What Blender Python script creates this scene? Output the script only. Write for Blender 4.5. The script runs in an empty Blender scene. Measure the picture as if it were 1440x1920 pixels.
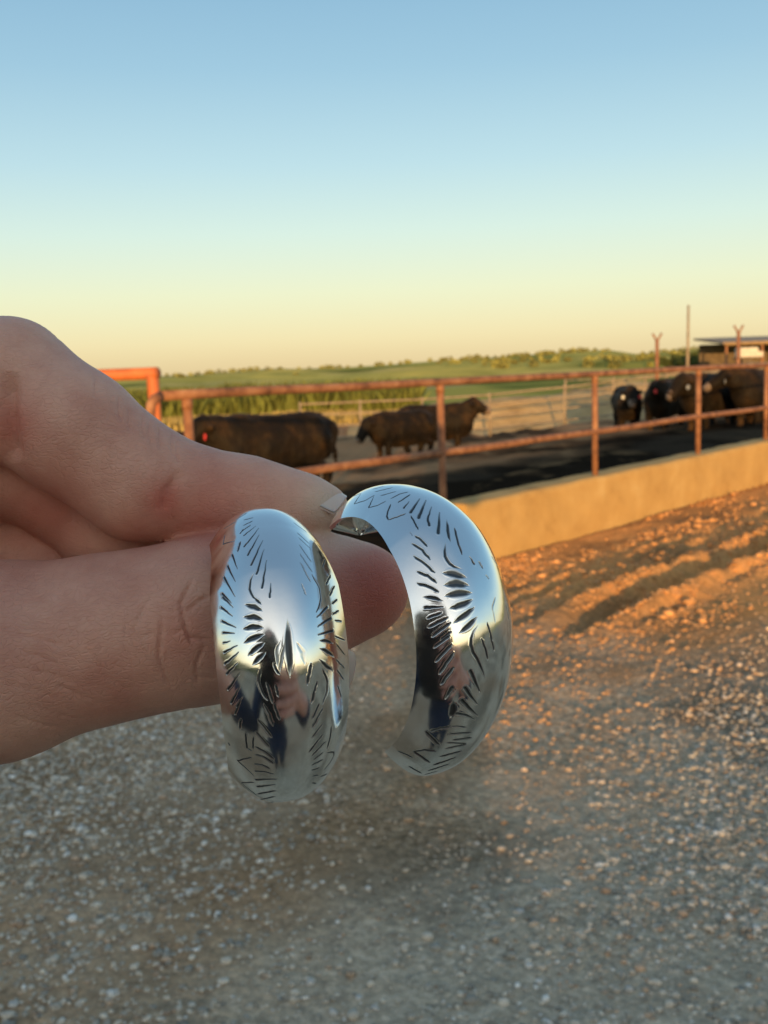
import bpy, math, random
import numpy as np

# ------------------------------------------------------------------ camera, sky, sun, exposure
SC = bpy.context.scene
COL = SC.collection
PW, PH, FP = 1440, 1920, 1900.0
EYE = np.array([0.0, 0.0, 1.5])
PITCH, ROLL = math.radians(8.03), math.radians(1.95)
_f = np.array([0, math.cos(PITCH), -math.sin(PITCH)])
_r0 = np.array([1.0, 0, 0]); _u0 = np.array([0, math.sin(PITCH), math.cos(PITCH)])
CR = math.cos(ROLL) * _r0 - math.sin(ROLL) * _u0
CU = math.sin(ROLL) * _r0 + math.cos(ROLL) * _u0
CF = _f

def P(px, py, d):
    """photo pixel + distance along the view axis -> world point"""
    return EYE + d * (CF + (px - 720) / FP * CR - (py - 960) / FP * CU)

def project(V):
    Q = V - EYE
    z = Q @ CF
    z = np.where(np.abs(z) < 1e-6, 1e-6, z)
    return 720 + FP * (Q @ CR) / z, 960 - FP * (Q @ CU) / z, z

from mathutils import Matrix, Vector
cam_d = bpy.data.cameras.new("camera"); cam = bpy.data.objects.new("camera", cam_d); COL.objects.link(cam)
cam.matrix_world = Matrix(((CR[0], CU[0], -CF[0], EYE[0]), (CR[1], CU[1], -CF[1], EYE[1]), (CR[2], CU[2], -CF[2], EYE[2]), (0, 0, 0, 1)))
cam_d.sensor_fit = 'VERTICAL'; cam_d.sensor_height = 36.0; cam_d.lens = 36.0 * FP / PH
cam_d.clip_start = 0.01; cam_d.clip_end = 12000
cam_d.dof.use_dof = True; cam_d.dof.focus_distance = 0.116; cam_d.dof.aperture_fstop = 72.0
SC.camera = cam
SC.view_settings.view_transform = 'Standard'; SC.view_settings.look = 'None'
SC.view_settings.exposure = 0.28; SC.view_settings.gamma = 1.0
SC.render.resolution_x = 768; SC.render.resolution_y = 1024

SUN_EL, SUN_AZ = math.radians(4.6), math.radians(2.8)     # light travels towards azimuth +2.2 deg (right of +Y)
sun_dir = np.array([math.sin(SUN_AZ) * math.cos(SUN_EL), math.cos(SUN_AZ) * math.cos(SUN_EL), -math.sin(SUN_EL)])
sd = bpy.data.lights.new("sun", 'SUN'); sd.energy = 5.0; sd.angle = math.radians(0.6); sd.color = (1.0, 0.56, 0.19)
so = bpy.data.objects.new("sun", sd); COL.objects.link(so)
so.rotation_euler = Vector(sun_dir).to_track_quat('-Z', 'Y').to_euler()

world = bpy.data.worlds.new("World"); SC.world = world; world.use_nodes = True
wn, wl = world.node_tree.nodes, world.node_tree.links
wn.clear()
w_out = wn.new('ShaderNodeOutputWorld'); w_bg = wn.new('ShaderNodeBackground'); w_bg2 = wn.new('ShaderNodeBackground')
w_add = wn.new('ShaderNodeAddShader')
sky = wn.new('ShaderNodeTexSky'); sky.sky_type = 'NISHITA'; sky.sun_disc = False
sky.sun_elevation = SUN_EL; sky.sun_rotation = math.atan2(-sun_dir[0], -sun_dir[1])
sky.air_density = 1.0; sky.dust_density = 1.0; sky.ozone_density = 1.5
w_bg2.inputs['Strength'].default_value = 0.05
wl.new(sky.outputs[0], w_bg2.inputs['Color'])
tc = wn.new('ShaderNodeTexCoord'); sx = wn.new('ShaderNodeSeparateXYZ'); wl.new(tc.outputs['Generated'], sx.inputs[0])
ramp = wn.new('ShaderNodeValToRGB'); wl.new(sx.outputs['Z'], ramp.inputs[0])
SKY_STOPS = [(0.0, (.72, .57, .32)), (.03, (.75, .66, .41)), (.075, (.70, .72, .51)), (.13, (.57, .70, .63)), (.19, (.42, .60, .66)),
             (.27, (.28, .47, .60)), (.36, (.19, .37, .53)), (.6, (.15, .28, .42)), (1.0, (.14, .24, .36))]
els = ramp.color_ramp.elements
els[0].position = 0; els[0].color = (*SKY_STOPS[0][1], 1); els[1].position = 1; els[1].color = (*SKY_STOPS[-1][1], 1)
for p_, c_ in SKY_STOPS[1:-1]:
    e_ = els.new(p_); e_.color = (*c_, 1)
wl.new(ramp.outputs[0], w_bg.inputs['Color']); w_bg.inputs['Strength'].default_value = 0.80
# the western half of the sky, towards the setting sun, is brighter and warmer
dt = wn.new('ShaderNodeVectorMath'); dt.operation = 'DOT_PRODUCT'; wl.new(tc.outputs['Generated'], dt.inputs[0]); dt.inputs[1].default_value = tuple(-sun_dir)
mrg = wn.new('ShaderNodeMapRange'); mrg.inputs['From Min'].default_value = -.05; mrg.inputs['From Max'].default_value = 1.0; wl.new(dt.outputs['Value'], mrg.inputs['Value'])
pw = wn.new('ShaderNodeMath'); pw.operation = 'POWER'; pw.inputs[1].default_value = 3.2; wl.new(mrg.outputs[0], pw.inputs[0])
ms = wn.new('ShaderNodeMath'); ms.operation = 'MULTIPLY'; ms.inputs[1].default_value = 0.75; wl.new(pw.outputs[0], ms.inputs[0])
w_bg3 = wn.new('ShaderNodeBackground'); w_bg3.inputs['Color'].default_value = (1.0, .78, .48, 1); wl.new(ms.outputs[0], w_bg3.inputs['Strength'])
w_add2 = wn.new('ShaderNodeAddShader')
wl.new(w_bg.outputs[0], w_add.inputs[0]); wl.new(w_bg2.outputs[0], w_add.inputs[1]); wl.new(w_add.outputs[0], w_add2.inputs[0]); wl.new(w_bg3.outputs[0], w_add2.inputs[1])
wl.new(w_add2.outputs[0], w_out.inputs[0])

rng = np.random.default_rng(7)
random.seed(7)

# ------------------------------------------------------------------ helpers
def tag(o, label=None, cat=None, group=None, kind=None):
    if label: o['label'] = label
    if cat: o['category'] = cat
    if group: o['group'] = group
    if kind: o['kind'] = kind
    return o

def empty(name, loc=(0, 0, 0), rz=0.0):
    o = bpy.data.objects.new(name, None); COL.objects.link(o)
    o.location = loc; o.rotation_euler = (0, 0, rz); o.empty_display_size = .1
    return o

def mesh_np(name, V, faces, mat, parent=None, smooth=True, cols=None, colname='tint', attrs=None):
    """V (n,3); faces: list of arrays (m,3) / (m,4)"""
    if not isinstance(faces, (list, tuple)): faces = [faces]
    V = np.asarray(V, np.float32)
    me = bpy.data.meshes.new(name)
    me.vertices.add(len(V)); me.vertices.foreach_set('co', V.ravel())
    faces = [np.asarray(f, np.int32) for f in faces if len(f)]
    nl = sum(f.size for f in faces); nf = sum(len(f) for f in faces)
    me.loops.add(nl); me.loops.foreach_set('vertex_index', np.concatenate([f.ravel() for f in faces]))
    me.polygons.add(nf)
    starts = []; s = 0
    for f in faces:
        starts.append(s + np.arange(len(f)) * f.shape[1]); s += f.size
    me.polygons.foreach_set('loop_start', np.concatenate(starts).astype(np.int32))
    me.polygons.foreach_set('use_smooth', np.full(nf, smooth, bool))
    me.update(calc_edges=True); me.validate()
    if cols is not None:
        a = me.color_attributes.new(colname, 'FLOAT_COLOR', 'POINT')
        c = np.ones((len(V), 4), np.float32); c[:, :3] = cols
        a.data.foreach_set('color', c.ravel())
    for k, v in (attrs or {}).items():
        a = me.attributes.new(k, 'FLOAT', 'POINT'); a.data.foreach_set('value', np.asarray(v, np.float32))
    o = bpy.data.objects.new(name, me); COL.objects.link(o)
    if mat: me.materials.append(mat)
    if parent: o.parent = parent
    return o

def get_vn(o):
    me = o.data; n = len(me.vertices)
    V = np.empty(n * 3, np.float32); me.vertices.foreach_get('co', V)
    N = np.empty(n * 3, np.float32); me.vertex_normals.foreach_get('vector', N)
    return V.reshape(-1, 3).astype(float), N.reshape(-1, 3).astype(float)

def set_v(o, V):
    o.data.vertices.foreach_set('co', np.asarray(V, np.float32).ravel()); o.data.update()

def box_arr(c, s, R=None):
    x, y, z = np.array(s) / 2
    V = np.array([[-x, -y, -z], [x, -y, -z], [x, y, -z], [-x, y, -z], [-x, -y, z], [x, -y, z], [x, y, z], [-x, y, z]])
    if R is not None: V = V @ np.asarray(R).T
    F = np.array([[0, 3, 2, 1], [4, 5, 6, 7], [0, 1, 5, 4], [1, 2, 6, 5], [2, 3, 7, 6], [3, 0, 4, 7]])
    return V + np.asarray(c), F

def tube_arr(pts, rad, n=14, cap=True):
    pts = np.asarray(pts, float); m = len(pts)
    rad = np.full(m, rad) if np.isscalar(rad) else np.asarray(rad, float)
    V = []; 
    t = np.gradient(pts, axis=0); t /= np.linalg.norm(t, axis=1)[:, None]
    ref = np.array([0, 0, 1.0]) if abs(t[0][2]) < .9 else np.array([1.0, 0, 0])
    a = np.linspace(0, 2 * math.pi, n, endpoint=False)
    for i in range(m):
        u = np.cross(t[i], ref); u /= np.linalg.norm(u); w = np.cross(t[i], u)
        V.append(pts[i] + rad[i] * (np.cos(a)[:, None] * u + np.sin(a)[:, None] * w))
    V = np.concatenate(V); F = []
    for i in range(m - 1):
        for j in range(n):
            k = (j + 1) % n
            F.append([i * n + j, i * n + k, (i + 1) * n + k, (i + 1) * n + j])
    T = []
    if cap:
        V = np.vstack([V, pts[0], pts[-1]]); c0, c1 = m * n, m * n + 1
        for j in range(n):
            k = (j + 1) % n
            T += [[c0, k, j], [c1, (m - 1) * n + j, (m - 1) * n + k]]
    return V, [np.array(F), np.array(T)] if cap else [np.array(F)]

class MB:
    """collects pieces of ONE mesh"""
    def __init__(s): s.V = []; s.Q = []; s.T = []; s.n = 0
    def add(s, V, F):
        for f in (F if isinstance(F, list) else [F]):
            if len(f): (s.Q if f.shape[1] == 4 else s.T).append(f + s.n)
        s.V.append(V); s.n += len(V); return s
    def box(s, c, sz, R=None): return s.add(*box_arr(c, sz, R))
    def tube(s, pts, r, n=14): return s.add(*tube_arr(pts, r, n))
    def build(s, name, mat, parent=None, smooth=True, origin=None):
        V = np.concatenate(s.V)
        if origin is not None: V = V - np.asarray(origin)
        fs = ([np.concatenate(s.Q)] if s.Q else []) + ([np.concatenate(s.T)] if s.T else [])
        return mesh_np(name, V, fs, mat, parent, smooth)

# value noise
_L = rng.random((256, 256)).astype(np.float64); _L3 = rng.random((64, 64, 64))
def vnoise(x, y):
    xi = np.floor(x).astype(int); yi = np.floor(y).astype(int); fx = x - xi; fy = y - yi
    fx = fx * fx * (3 - 2 * fx); fy = fy * fy * (3 - 2 * fy)
    g = lambda i, j: _L[i & 255, j & 255]
    return (g(xi, yi) * (1 - fx) + g(xi + 1, yi) * fx) * (1 - fy) + (g(xi, yi + 1) * (1 - fx) + g(xi + 1, yi + 1) * fx) * fy
def fbm(x, y, o=4):
    s = 0; a = .5; t = 0
    for i in range(o):
        s = s + a * vnoise(x + 17.3 * i, y + 9.1 * i); t += a; x = x * 2.03; y = y * 2.03; a *= .5
    return s / t
def vnoise3(p):
    i = np.floor(p).astype(int); f = p - i; f = f * f * (3 - 2 * f); s = 0
    for a in (0, 1):
        for b in (0, 1):
            for c in (0, 1):
                w = (f[:, 0] if a else 1 - f[:, 0]) * (f[:, 1] if b else 1 - f[:, 1]) * (f[:, 2] if c else 1 - f[:, 2])
                s = s + w * _L3[(i[:, 0] + a) & 63, (i[:, 1] + b) & 63, (i[:, 2] + c) & 63]
    return s

# signed-distance modelling: chains of round cones blended smoothly, turned into one continuous mesh
def sdf_mesh(name, chains, lo, hi, h, mat, parent=None, cut=None):
    lo = np.array(lo, float); hi = np.array(hi, float); N = np.ceil((hi - lo) / h).astype(int) + 1
    G = np.full(N, 1.0, np.float32)
    for ch in chains:
        pts, k = ch['p'], ch.get('k', .003)
        sc = np.array(ch.get('s', (1, 1, 1)), float)
        cl = np.array([p[:3] for p in pts], float); rr = np.array([p[3] for p in pts], float)
        ext = (rr.max() * max(sc.max(), 1) + 2 * k + 3 * h)
        a = np.clip(((cl.min(0) - ext - lo) / h).astype(int), 0, N - 1); b = np.clip(((cl.max(0) + ext - lo) / h).astype(int) + 2, 1, N)
        if np.any(b <= a): continue
        X, Y, Z = np.meshgrid(*[(lo[i] + h * np.arange(a[i], b[i])).astype(np.float32) for i in range(3)], indexing='ij')
        D = None
        seq = [(cl[i], cl[min(i + 1, len(cl) - 1)], rr[i], rr[min(i + 1, len(cl) - 1)]) for i in range(max(1, len(cl) - 1))]
        for (A, B, r1, r2) in seq:
            ba = (B - A) / sc; L = float(ba @ ba)
            px_, py_, pz_ = (X - A[0]) / sc[0], (Y - A[1]) / sc[1], (Z - A[2]) / sc[2]
            if L > 1e-12:
                t = np.clip((px_ * ba[0] + py_ * ba[1] + pz_ * ba[2]) / L, 0, 1)
                d = np.sqrt((px_ - t * ba[0]) ** 2 + (py_ - t * ba[1]) ** 2 + (pz_ - t * ba[2]) ** 2) - (r1 + (r2 - r1) * t)
            else:
                d = np.sqrt(px_ ** 2 + py_ ** 2 + pz_ ** 2) - r1
            d = d * sc.min()
            if D is None: D = d
            else:
                kk = ch.get('ki', .0)
                if kk > 0:
                    hh = np.clip(kk - np.abs(D - d), 0, None) / kk; D = np.minimum(D, d) - hh * hh * kk / 4
                else: D = np.minimum(D, d)
        S = G[a[0]:b[0], a[1]:b[1], a[2]:b[2]]
        if ch.get('sub'):
            hh = np.clip(k - np.abs(S + D), 0, None) / k; S[:] = np.maximum(S, -D) + hh * hh * k / 4
        else:
            hh = np.clip(k - np.abs(S - D), 0, None) / k; S[:] = np.minimum(S, D) - hh * hh * k / 4
    return surf_nets(name, G, lo, h, mat, parent)

def surf_nets(name, G, lo, h, mat, parent=None):
    s = G < 0
    c = np.zeros(np.array(G.shape) - 1, np.int8)
    for dx in (0, 1):
        for dy in (0, 1):
            for dz in (0, 1):
                c += s[dx:G.shape[0] - 1 + dx, dy:G.shape[1] - 1 + dy, dz:G.shape[2] - 1 + dz]
    act = (c > 0) & (c < 8)
    I, J, K = np.nonzero(act); n = len(I)
    idx = np.full(act.shape, -1, np.int32); idx[act] = np.arange(n)
    acc = np.zeros((n, 3)); cnt = np.zeros(n)
    cor = [(0, 0, 0), (1, 0, 0), (0, 1, 0), (1, 1, 0), (0, 0, 1), (1, 0, 1), (0, 1, 1), (1, 1, 1)]
    for e in [(0, 1), (2, 3), (4, 5), (6, 7), (0, 2), (1, 3), (4, 6), (5, 7), (0, 4), (1, 5), (2, 6), (3, 7)]:
        A, B = np.array(cor[e[0]]), np.array(cor[e[1]])
        va = G[I + A[0], J + A[1], K + A[2]].astype(float); vb = G[I + B[0], J + B[1], K + B[2]].astype(float)
        m = (va < 0) != (vb < 0); t = np.where(m, va / np.where(m, va - vb, 1), 0)
        acc += np.where(m[:, None], A + t[:, None] * (B - A), 0); cnt += m
    V = lo + h * (np.stack([I, J, K], 1) + acc / cnt[:, None])
    Q = []
    for ax in range(3):
        sl0 = [slice(1, -1)] * 3; sl1 = [slice(1, -1)] * 3
        sl0[ax] = slice(0, -1); sl1[ax] = slice(1, None)
        m = s[tuple(sl0)] != s[tuple(sl1)]; up = s[tuple(sl0)][m]
        ii = np.stack(np.nonzero(m), 1); o = np.array([1, 1, 1]); o[ax] = 0; ii = ii + o
        b1, b2 = (ax + 1) % 3, (ax + 2) % 3
        e1 = np.zeros(3, int); e1[b1] = 1; e2 = np.zeros(3, int); e2[b2] = 1
        g = lambda q: idx[q[:, 0], q[:, 1], q[:, 2]]
        q = np.stack([g(ii - e1 - e2), g(ii - e2), g(ii), g(ii - e1)], 1)
        q[~up] = q[~up][:, ::-1]; Q.append(q)
    return mesh_np(name, V, np.concatenate(Q), mat, parent)

# ------------------------------------------------------------------ materials
def new_mat(name, base=(.5, .5, .5), rough=.6, metal=0.0, spec=.5):
    m = bpy.data.materials.new(name); m.use_nodes = True
    nt = m.node_tree; b = nt.nodes['Principled BSDF']
    b.inputs['Base Color'].default_value = (*base, 1); b.inputs['Roughness'].default_value = rough
    b.inputs['Metallic'].default_value = metal; b.inputs['Specular IOR Level'].default_value = spec
    return m, nt, b

def N_(nt, t, **kw):
    n = nt.nodes.new(t)
    for k, v in kw.items():
        if k in n.inputs: n.inputs[k].default_value = v
        else: setattr(n, k, v)
    return n

def noise_mat(name, stops, scale=20, detail=6, rough=.7, bump=.0, bscale=None, attr=None, metal=0, spec=.4, coord='Object', bdist=.01, amp=None):
    """principled with a noise-driven colour ramp; attr = colour attribute multiplied in"""
    m, nt, b = new_mat(name, rough=rough, metal=metal, spec=spec)
    t = N_(nt, 'ShaderNodeTexCoord'); n1 = N_(nt, 'ShaderNodeTexNoise', Scale=scale, Detail=detail, Roughness=.62)
    nt.links.new(t.outputs[coord], n1.inputs['Vector'])
    r = N_(nt, 'ShaderNodeValToRGB'); e = r.color_ramp.elements
    e[0].position = stops[0][0]; e[0].color = (*stops[0][1], 1); e[1].position = stops[-1][0]; e[1].color = (*stops[-1][1], 1)
    for p, c in stops[1:-1]: q = e.new(p); q.color = (*c, 1)
    nt.links.new(n1.outputs['Fac'], r.inputs[0])
    out = r.outputs[0]
    if attr:
        a = N_(nt, 'ShaderNodeAttribute', attribute_name=attr)
        mx = N_(nt, 'ShaderNodeMix', data_type='RGBA', blend_type='MULTIPLY'); mx.inputs[0].default_value = 1
        nt.links.new(a.outputs['Color'], mx.inputs[6]); nt.links.new(out, mx.inputs[7]); out = mx.outputs[2]
    nt.links.new(out, b.inputs['Base Color'])
    if bump:
        n2 = N_(nt, 'ShaderNodeTexNoise', Scale=bscale or scale * 3, Detail=8, Roughness=.65)
        nt.links.new(t.outputs[coord], n2.inputs['Vector'])
        bp = N_(nt, 'ShaderNodeBump', Strength=bump, Distance=bdist)
        nt.links.new(n2.outputs['Fac'], bp.inputs['Height']); nt.links.new(bp.outputs[0], b.inputs['Normal'])
    return m

M_GROUND = noise_mat('ground_soil', [(.25, (.55, .55, .55)), (.45, (.9, .9, .9)), (.6, (1.1, 1.08, 1.05)), (.8, (1.45, 1.42, 1.38))], 26, 10, 1, .6, 70, attr='tint', bdist=.012, spec=.0)
M_STONE = noise_mat('gravel_stone', [(.3, (.8, .8, .8)), (.7, (1.15, 1.15, 1.15))], 120, 5, .85, .4, 300, attr='tint', bdist=.001, spec=.3)
M_CONC = noise_mat('weathered_concrete', [(.22, (.27, .16, .06)), (.42, (.45, .285, .105)), (.6, (.51, .335, .13)), (.8, (.60, .45, .22))], 2.4, 9, .9, .5, 55, bdist=.006, spec=.25)
M_PIPE = noise_mat('rusty_pipe', [(.3, (.10, .045, .025)), (.46, (.23, .10, .05)), (.6, (.32, .155, .08)), (.8, (.42, .26, .16))], 9, 8, .75, .3, 90, bdist=.002)
M_PIPE2 = noise_mat('orange_painted_pipe', [(.3, (.34, .085, .025)), (.55, (.54, .15, .045)), (.8, (.58, .24, .10))], 7, 8, .6, .2, 90, bdist=.002)
M_OLDPIPE = noise_mat('galvanised_pipe', [(.3, (.20, .15, .10)), (.7, (.36, .29, .20))], 5, 6, .7)
M_HIDE = noise_mat('black_hide', [(.34, (.006, .005, .004)), (.52, (.014, .009, .005)), (.74, (.062, .033, .013))], 2.2, 7, .65, .4, 45, bdist=.01, spec=.12)
M_HIDE.node_tree.nodes['Principled BSDF'].inputs['Sheen Weight'].default_value = .05; M_HIDE.node_tree.nodes['Principled BSDF'].inputs['Sheen Tint'].default_value = (.6, .42, .25, 1)
M_PINK = noise_mat('muzzle_skin', [(.3, (.10, .07, .05)), (.7, (.22, .16, .12))], 12, 3, .5)
M_TAGR = noise_mat('red_ear_tag', [(.3, (.62, .05, .05)), (.7, (.75, .09, .08))], 10, 2, .4)
M_TAGW = noise_mat('white_ear_tag', [(.3, (.30, .32, .34)), (.7, (.40, .42, .44))], 10, 2, .4)
M_HILL = noise_mat('hill_pasture', [(.3, (.50, .55, .5)), (.5, (.95, .95, .95)), (.72, (1.3, 1.2, 1.1))], .05, 9, 1, attr='tint', spec=.0)
M_CROP = noise_mat('green_blades', [(.3, (.7, .7, .7)), (.7, (1.2, 1.2, 1.2))], 2, 4, .8, attr='tint', spec=.2)
M_BANK = noise_mat('dry_clay_bank', [(.3, (.30, .20, .09)), (.5, (.44, .31, .15)), (.75, (.55, .41, .22))], .5, 10, .95, .6, 3, bdist=.15, spec=.1)
M_ROOF = noise_mat('weathered_tin', [(.3, (.20, .13, .07)), (.7, (.36, .25, .14))], 2, 6, .6)
M_WHITE = noise_mat('white_panel', [(.3, (.40, .38, .35)), (.7, (.60, .58, .54))], 2, 4, .5)
M_DARKIN = noise_mat('dark_boards', [(.3, (.07, .05, .035)), (.7, (.16, .12, .08))], 3, 6, .8)
M_LEAF = noise_mat('tree_foliage', [(.3, (.6, .6, .6)), (.7, (1.3, 1.3, 1.3))], .8, 5, .8, attr='tint', spec=.2)
M_BARK = noise_mat('tree_bark', [(.3, (.07, .05, .035)), (.7, (.15, .11, .08))], 4, 6, .9)
M_BERM = noise_mat('shade_berm_grass', [(.3, (.05, .06, .02)), (.5, (.11, .11, .04)), (.75, (.20, .16, .08))], 1.2, 8, .95, .5, 6, bdist=.08, spec=.1)

def ground_mat():
    m = M_GROUND; nt = m.node_tree; b = nt.nodes['Principled BSDF']
    t = N_(nt, 'ShaderNodeTexCoord'); src = b.inputs['Base Color'].links[0].from_socket
    nz = N_(nt, 'ShaderNodeTexNoise', Scale=30, Detail=3); nt.links.new(t.outputs['Object'], nz.inputs['Vector'])
    wv = N_(nt, 'ShaderNodeMix', data_type='VECTOR'); wv.inputs[0].default_value = .02; nt.links.new(t.outputs['Object'], wv.inputs[4]); nt.links.new(nz.outputs['Color'], wv.inputs[5])
    hs = []; cs = []
    for sc in (45, 95):
        v = N_(nt, 'ShaderNodeTexVoronoi', Scale=sc, Randomness=1.0); nt.links.new(wv.outputs[1], v.inputs['Vector'])
        r = N_(nt, 'ShaderNodeValToRGB'); e = r.color_ramp.elements
        e[0].position = 0; e[0].color = (.50, .47, .42, 1); e[1].position = 1; e[1].color = (1.9, 1.9, 1.9, 1)
        for p, c in ((.3, (.72, .70, .65)), (.6, (.98, .98, .96)), (.8, (1.15, 1.05, .92)), (.9, (1.45, 1.45, 1.45))): q = e.new(p); q.color = (*c, 1)
        sp = N_(nt, 'ShaderNodeSeparateColor'); nt.links.new(v.outputs['Color'], sp.inputs[0]); nt.links.new(sp.outputs[0], r.inputs[0])
        inv = N_(nt, 'ShaderNodeMapRange'); inv.inputs['From Max'].default_value = .6; inv.inputs['To Min'].default_value = 1; inv.inputs['To Max'].default_value = 0; nt.links.new(v.outputs['Distance'], inv.inputs['Value'])
        hs.append(inv.outputs[0]); cs.append(r.outputs[0])
    cm = N_(nt, 'ShaderNodeMix', data_type='RGBA', blend_type='MIX'); cm.inputs[0].default_value = .5; nt.links.new(cs[0], cm.inputs[6]); nt.links.new(cs[1], cm.inputs[7])
    a = N_(nt, 'ShaderNodeAttribute', attribute_name='stony')
    mul = N_(nt, 'ShaderNodeMix', data_type='RGBA', blend_type='MULTIPLY'); nt.links.new(a.outputs['Fac'], mul.inputs[0]); nt.links.new(src, mul.inputs[6]); nt.links.new(cm.outputs[2], mul.inputs[7])
    nt.links.new(mul.outputs[2], b.inputs['Base Color'])
    ad = N_(nt, 'ShaderNodeMath', operation='ADD'); nt.links.new(hs[0], ad.inputs[0]); nt.links.new(hs[1], ad.inputs[1])
    ml = N_(nt, 'ShaderNodeMath', operation='MULTIPLY'); nt.links.new(ad.outputs[0], ml.inputs[0]); nt.links.new(a.outputs['Fac'], ml.inputs[1])
    bp = N_(nt, 'ShaderNodeBump', Strength=.8, Distance=.008); nt.links.new(ml.outputs[0], bp.inputs['Height'])
    old = b.inputs['Normal'].links[0].from_socket; nt.links.new(old, bp.inputs['Normal']); nt.links.new(bp.outputs[0], b.inputs['Normal'])
ground_mat()

# ------------------------------------------------------------------ layout of the feed bunk line
def ray_z(px, py, z=0.0):
    d = P(px, py, 1.0) - EYE
    return EYE + d * ((z - EYE[2]) / d[2])
WA = ray_z(944, 1060); WB = ray_z(1440, 910)
FD = (WB - WA); FD[2] = 0; FD /= np.linalg.norm(FD)              # along the bunk, away from the camera
FN = np.array([-FD[1], FD[0], 0])                                # towards the pen
WD = float(WA @ FN)                                              # distance of the wall's front face from the eye
def on_plane(px, py, dn):                                        # point of a vertical plane dn behind the wall front
    d = P(px, py, 1.0) - EYE
    return EYE + d * ((WD + dn) / float(d @ FN))
S_END = float(on_plane(876, 945, 0) @ FD)
WALL_H = float(np.mean([on_plane(876, 945, 0)[2], on_plane(1440, 828, 0)[2]]))
print('bunk distance', WD, 'height', WALL_H, 'FD', FD)

def pen_plane(x, y):
    return np.clip(.53 + .0742 * x - .0507 * y, -1.15, 0.0)
def zg(x, y):
    x = np.asarray(x, float); y = np.asarray(y, float)
    n = x * FN[0] + y * FN[1] - WD
    t = np.clip((n - .1) / 2.0, 0, 1); t = t * t * (3 - 2 * t)
    s = x * FD[0] + y * FD[1]
    z = t * pen_plane(x, y) - .1 * np.clip((n - .1) / .5, 0, 1) 
    far = np.clip((np.hypot(x, y) - 48) / 200, 0, 1)
    z = z * (1 - far) + far * (-1.3)
    z = z * np.where(y < 0, np.clip(1 + y / 10, 0, 1), 1)
    return z

# ------------------------------------------------------------------ ground sheet
def axis(a, b, step, lo, hi, g=1.055):
    mid = np.arange(a, b, step); up = [mid[-1]]; st = step
    while up[-1] < hi: st *= g; up.append(up[-1] + st)
    dn = [mid[0]]; st = step
    while dn[-1] > lo: st *= g; dn.append(dn[-1] - st)
    return np.concatenate([dn[:0:-1], mid, up[1:]])
gx = axis(-2.6, 5.2, .02, -420, 420); gy = axis(1.6, 9.0, .02, -420, 420)
GX, GY = np.meshgrid(gx, gy, indexing='xy')
n_ = GX * FN[0] + GY * FN[1] - WD; s_ = GX * FD[0] + GY * FD[1]
Z = zg(GX, GY)
near = np.clip(1 - (np.hypot(GX, GY) - 9) / 14, 0, 1)
yard = np.clip(-n_ / .15, 0, 1) * near
Z += yard * ((fbm(GX * .9, GY * .9, 3) - .5) * .016 + (fbm(GX * 5, GY * 5, 4) - .5) * .016 + (fbm(GX * 22, GY * 22, 3) - .5) * .010)
# wheel ruts running along the bunk, chopped-up clods beside them
clod = fbm(s_ * 1.1 + 3, n_ * 4, 3); brk = fbm(s_ * 2.2 + 40, n_ * 1.5, 4)
rightside = np.clip((s_ - S_END + 1.2) / 1.0, 0, 1)
rutband = np.clip((-n_ - .15) / .25, 0, 1) * np.clip((1.9 + n_) / .5, 0, 1) * near * rightside
Z += rutband * (np.abs(fbm(s_ * 2, n_ * 9, 4) - .5) * .018 + (fbm(GX * 8, GY * 8, 5) - .5) * .036 + (fbm(GX * 22, GY * 22, 3) - .5) * .03)
def rut(c, w, dep, f0):
    m = np.clip((fbm(s_ * 1.3 + f0, c * 7 + 0 * s_, 3) - .34) * 7, 0, 1)
    nn = n_ + c + .05 * (fbm(s_ * 2 + f0, 0 * s_ + 5, 3) - .5)
    return near * rightside * m * (-dep * np.exp(-(nn / w) ** 2) + dep * .75 * np.exp(-((nn + 1.9 * w) / w) ** 2) + dep * .5 * np.exp(-((nn - 1.9 * w) / w) ** 2))
Z += rut(1.36, .10, .11, 1.0) + rut(1.02, .05, .05, 22.) + rut(.74, .05, .045, 31.) + rut(1.62, .045, .03, 57.)
# dirt feathered up against the foot of the bunk
Z += near * .07 * np.exp(-np.clip(-n_, 0, 9) / .16) * np.clip(-n_ / .01, 0, 1) * (.4 + fbm(s_ * 2, n_ * 3, 3))
pen = np.clip((n_ - .3) / .4, 0, 1) * np.clip(1 - (np.hypot(GX, GY) - 60) / 10, 0, 1)
Z += pen * ((fbm(GX * 1.1, GY * 1.1, 5) - .5) * .24 + np.clip((n_ - 8) / 5, 0, 1) * (fbm(GX * .7, GY * .5, 4) - .42) * .55)
V = np.stack([GX.ravel(), GY.ravel(), Z.ravel()], 1)
nx, ny = len(gx), len(gy)
ii = (np.arange(ny - 1)[:, None] * nx + np.arange(nx - 1)[None, :]).ravel()
F = np.stack([ii, ii + 1, ii + nx + 1, ii + nx], 1)
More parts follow.
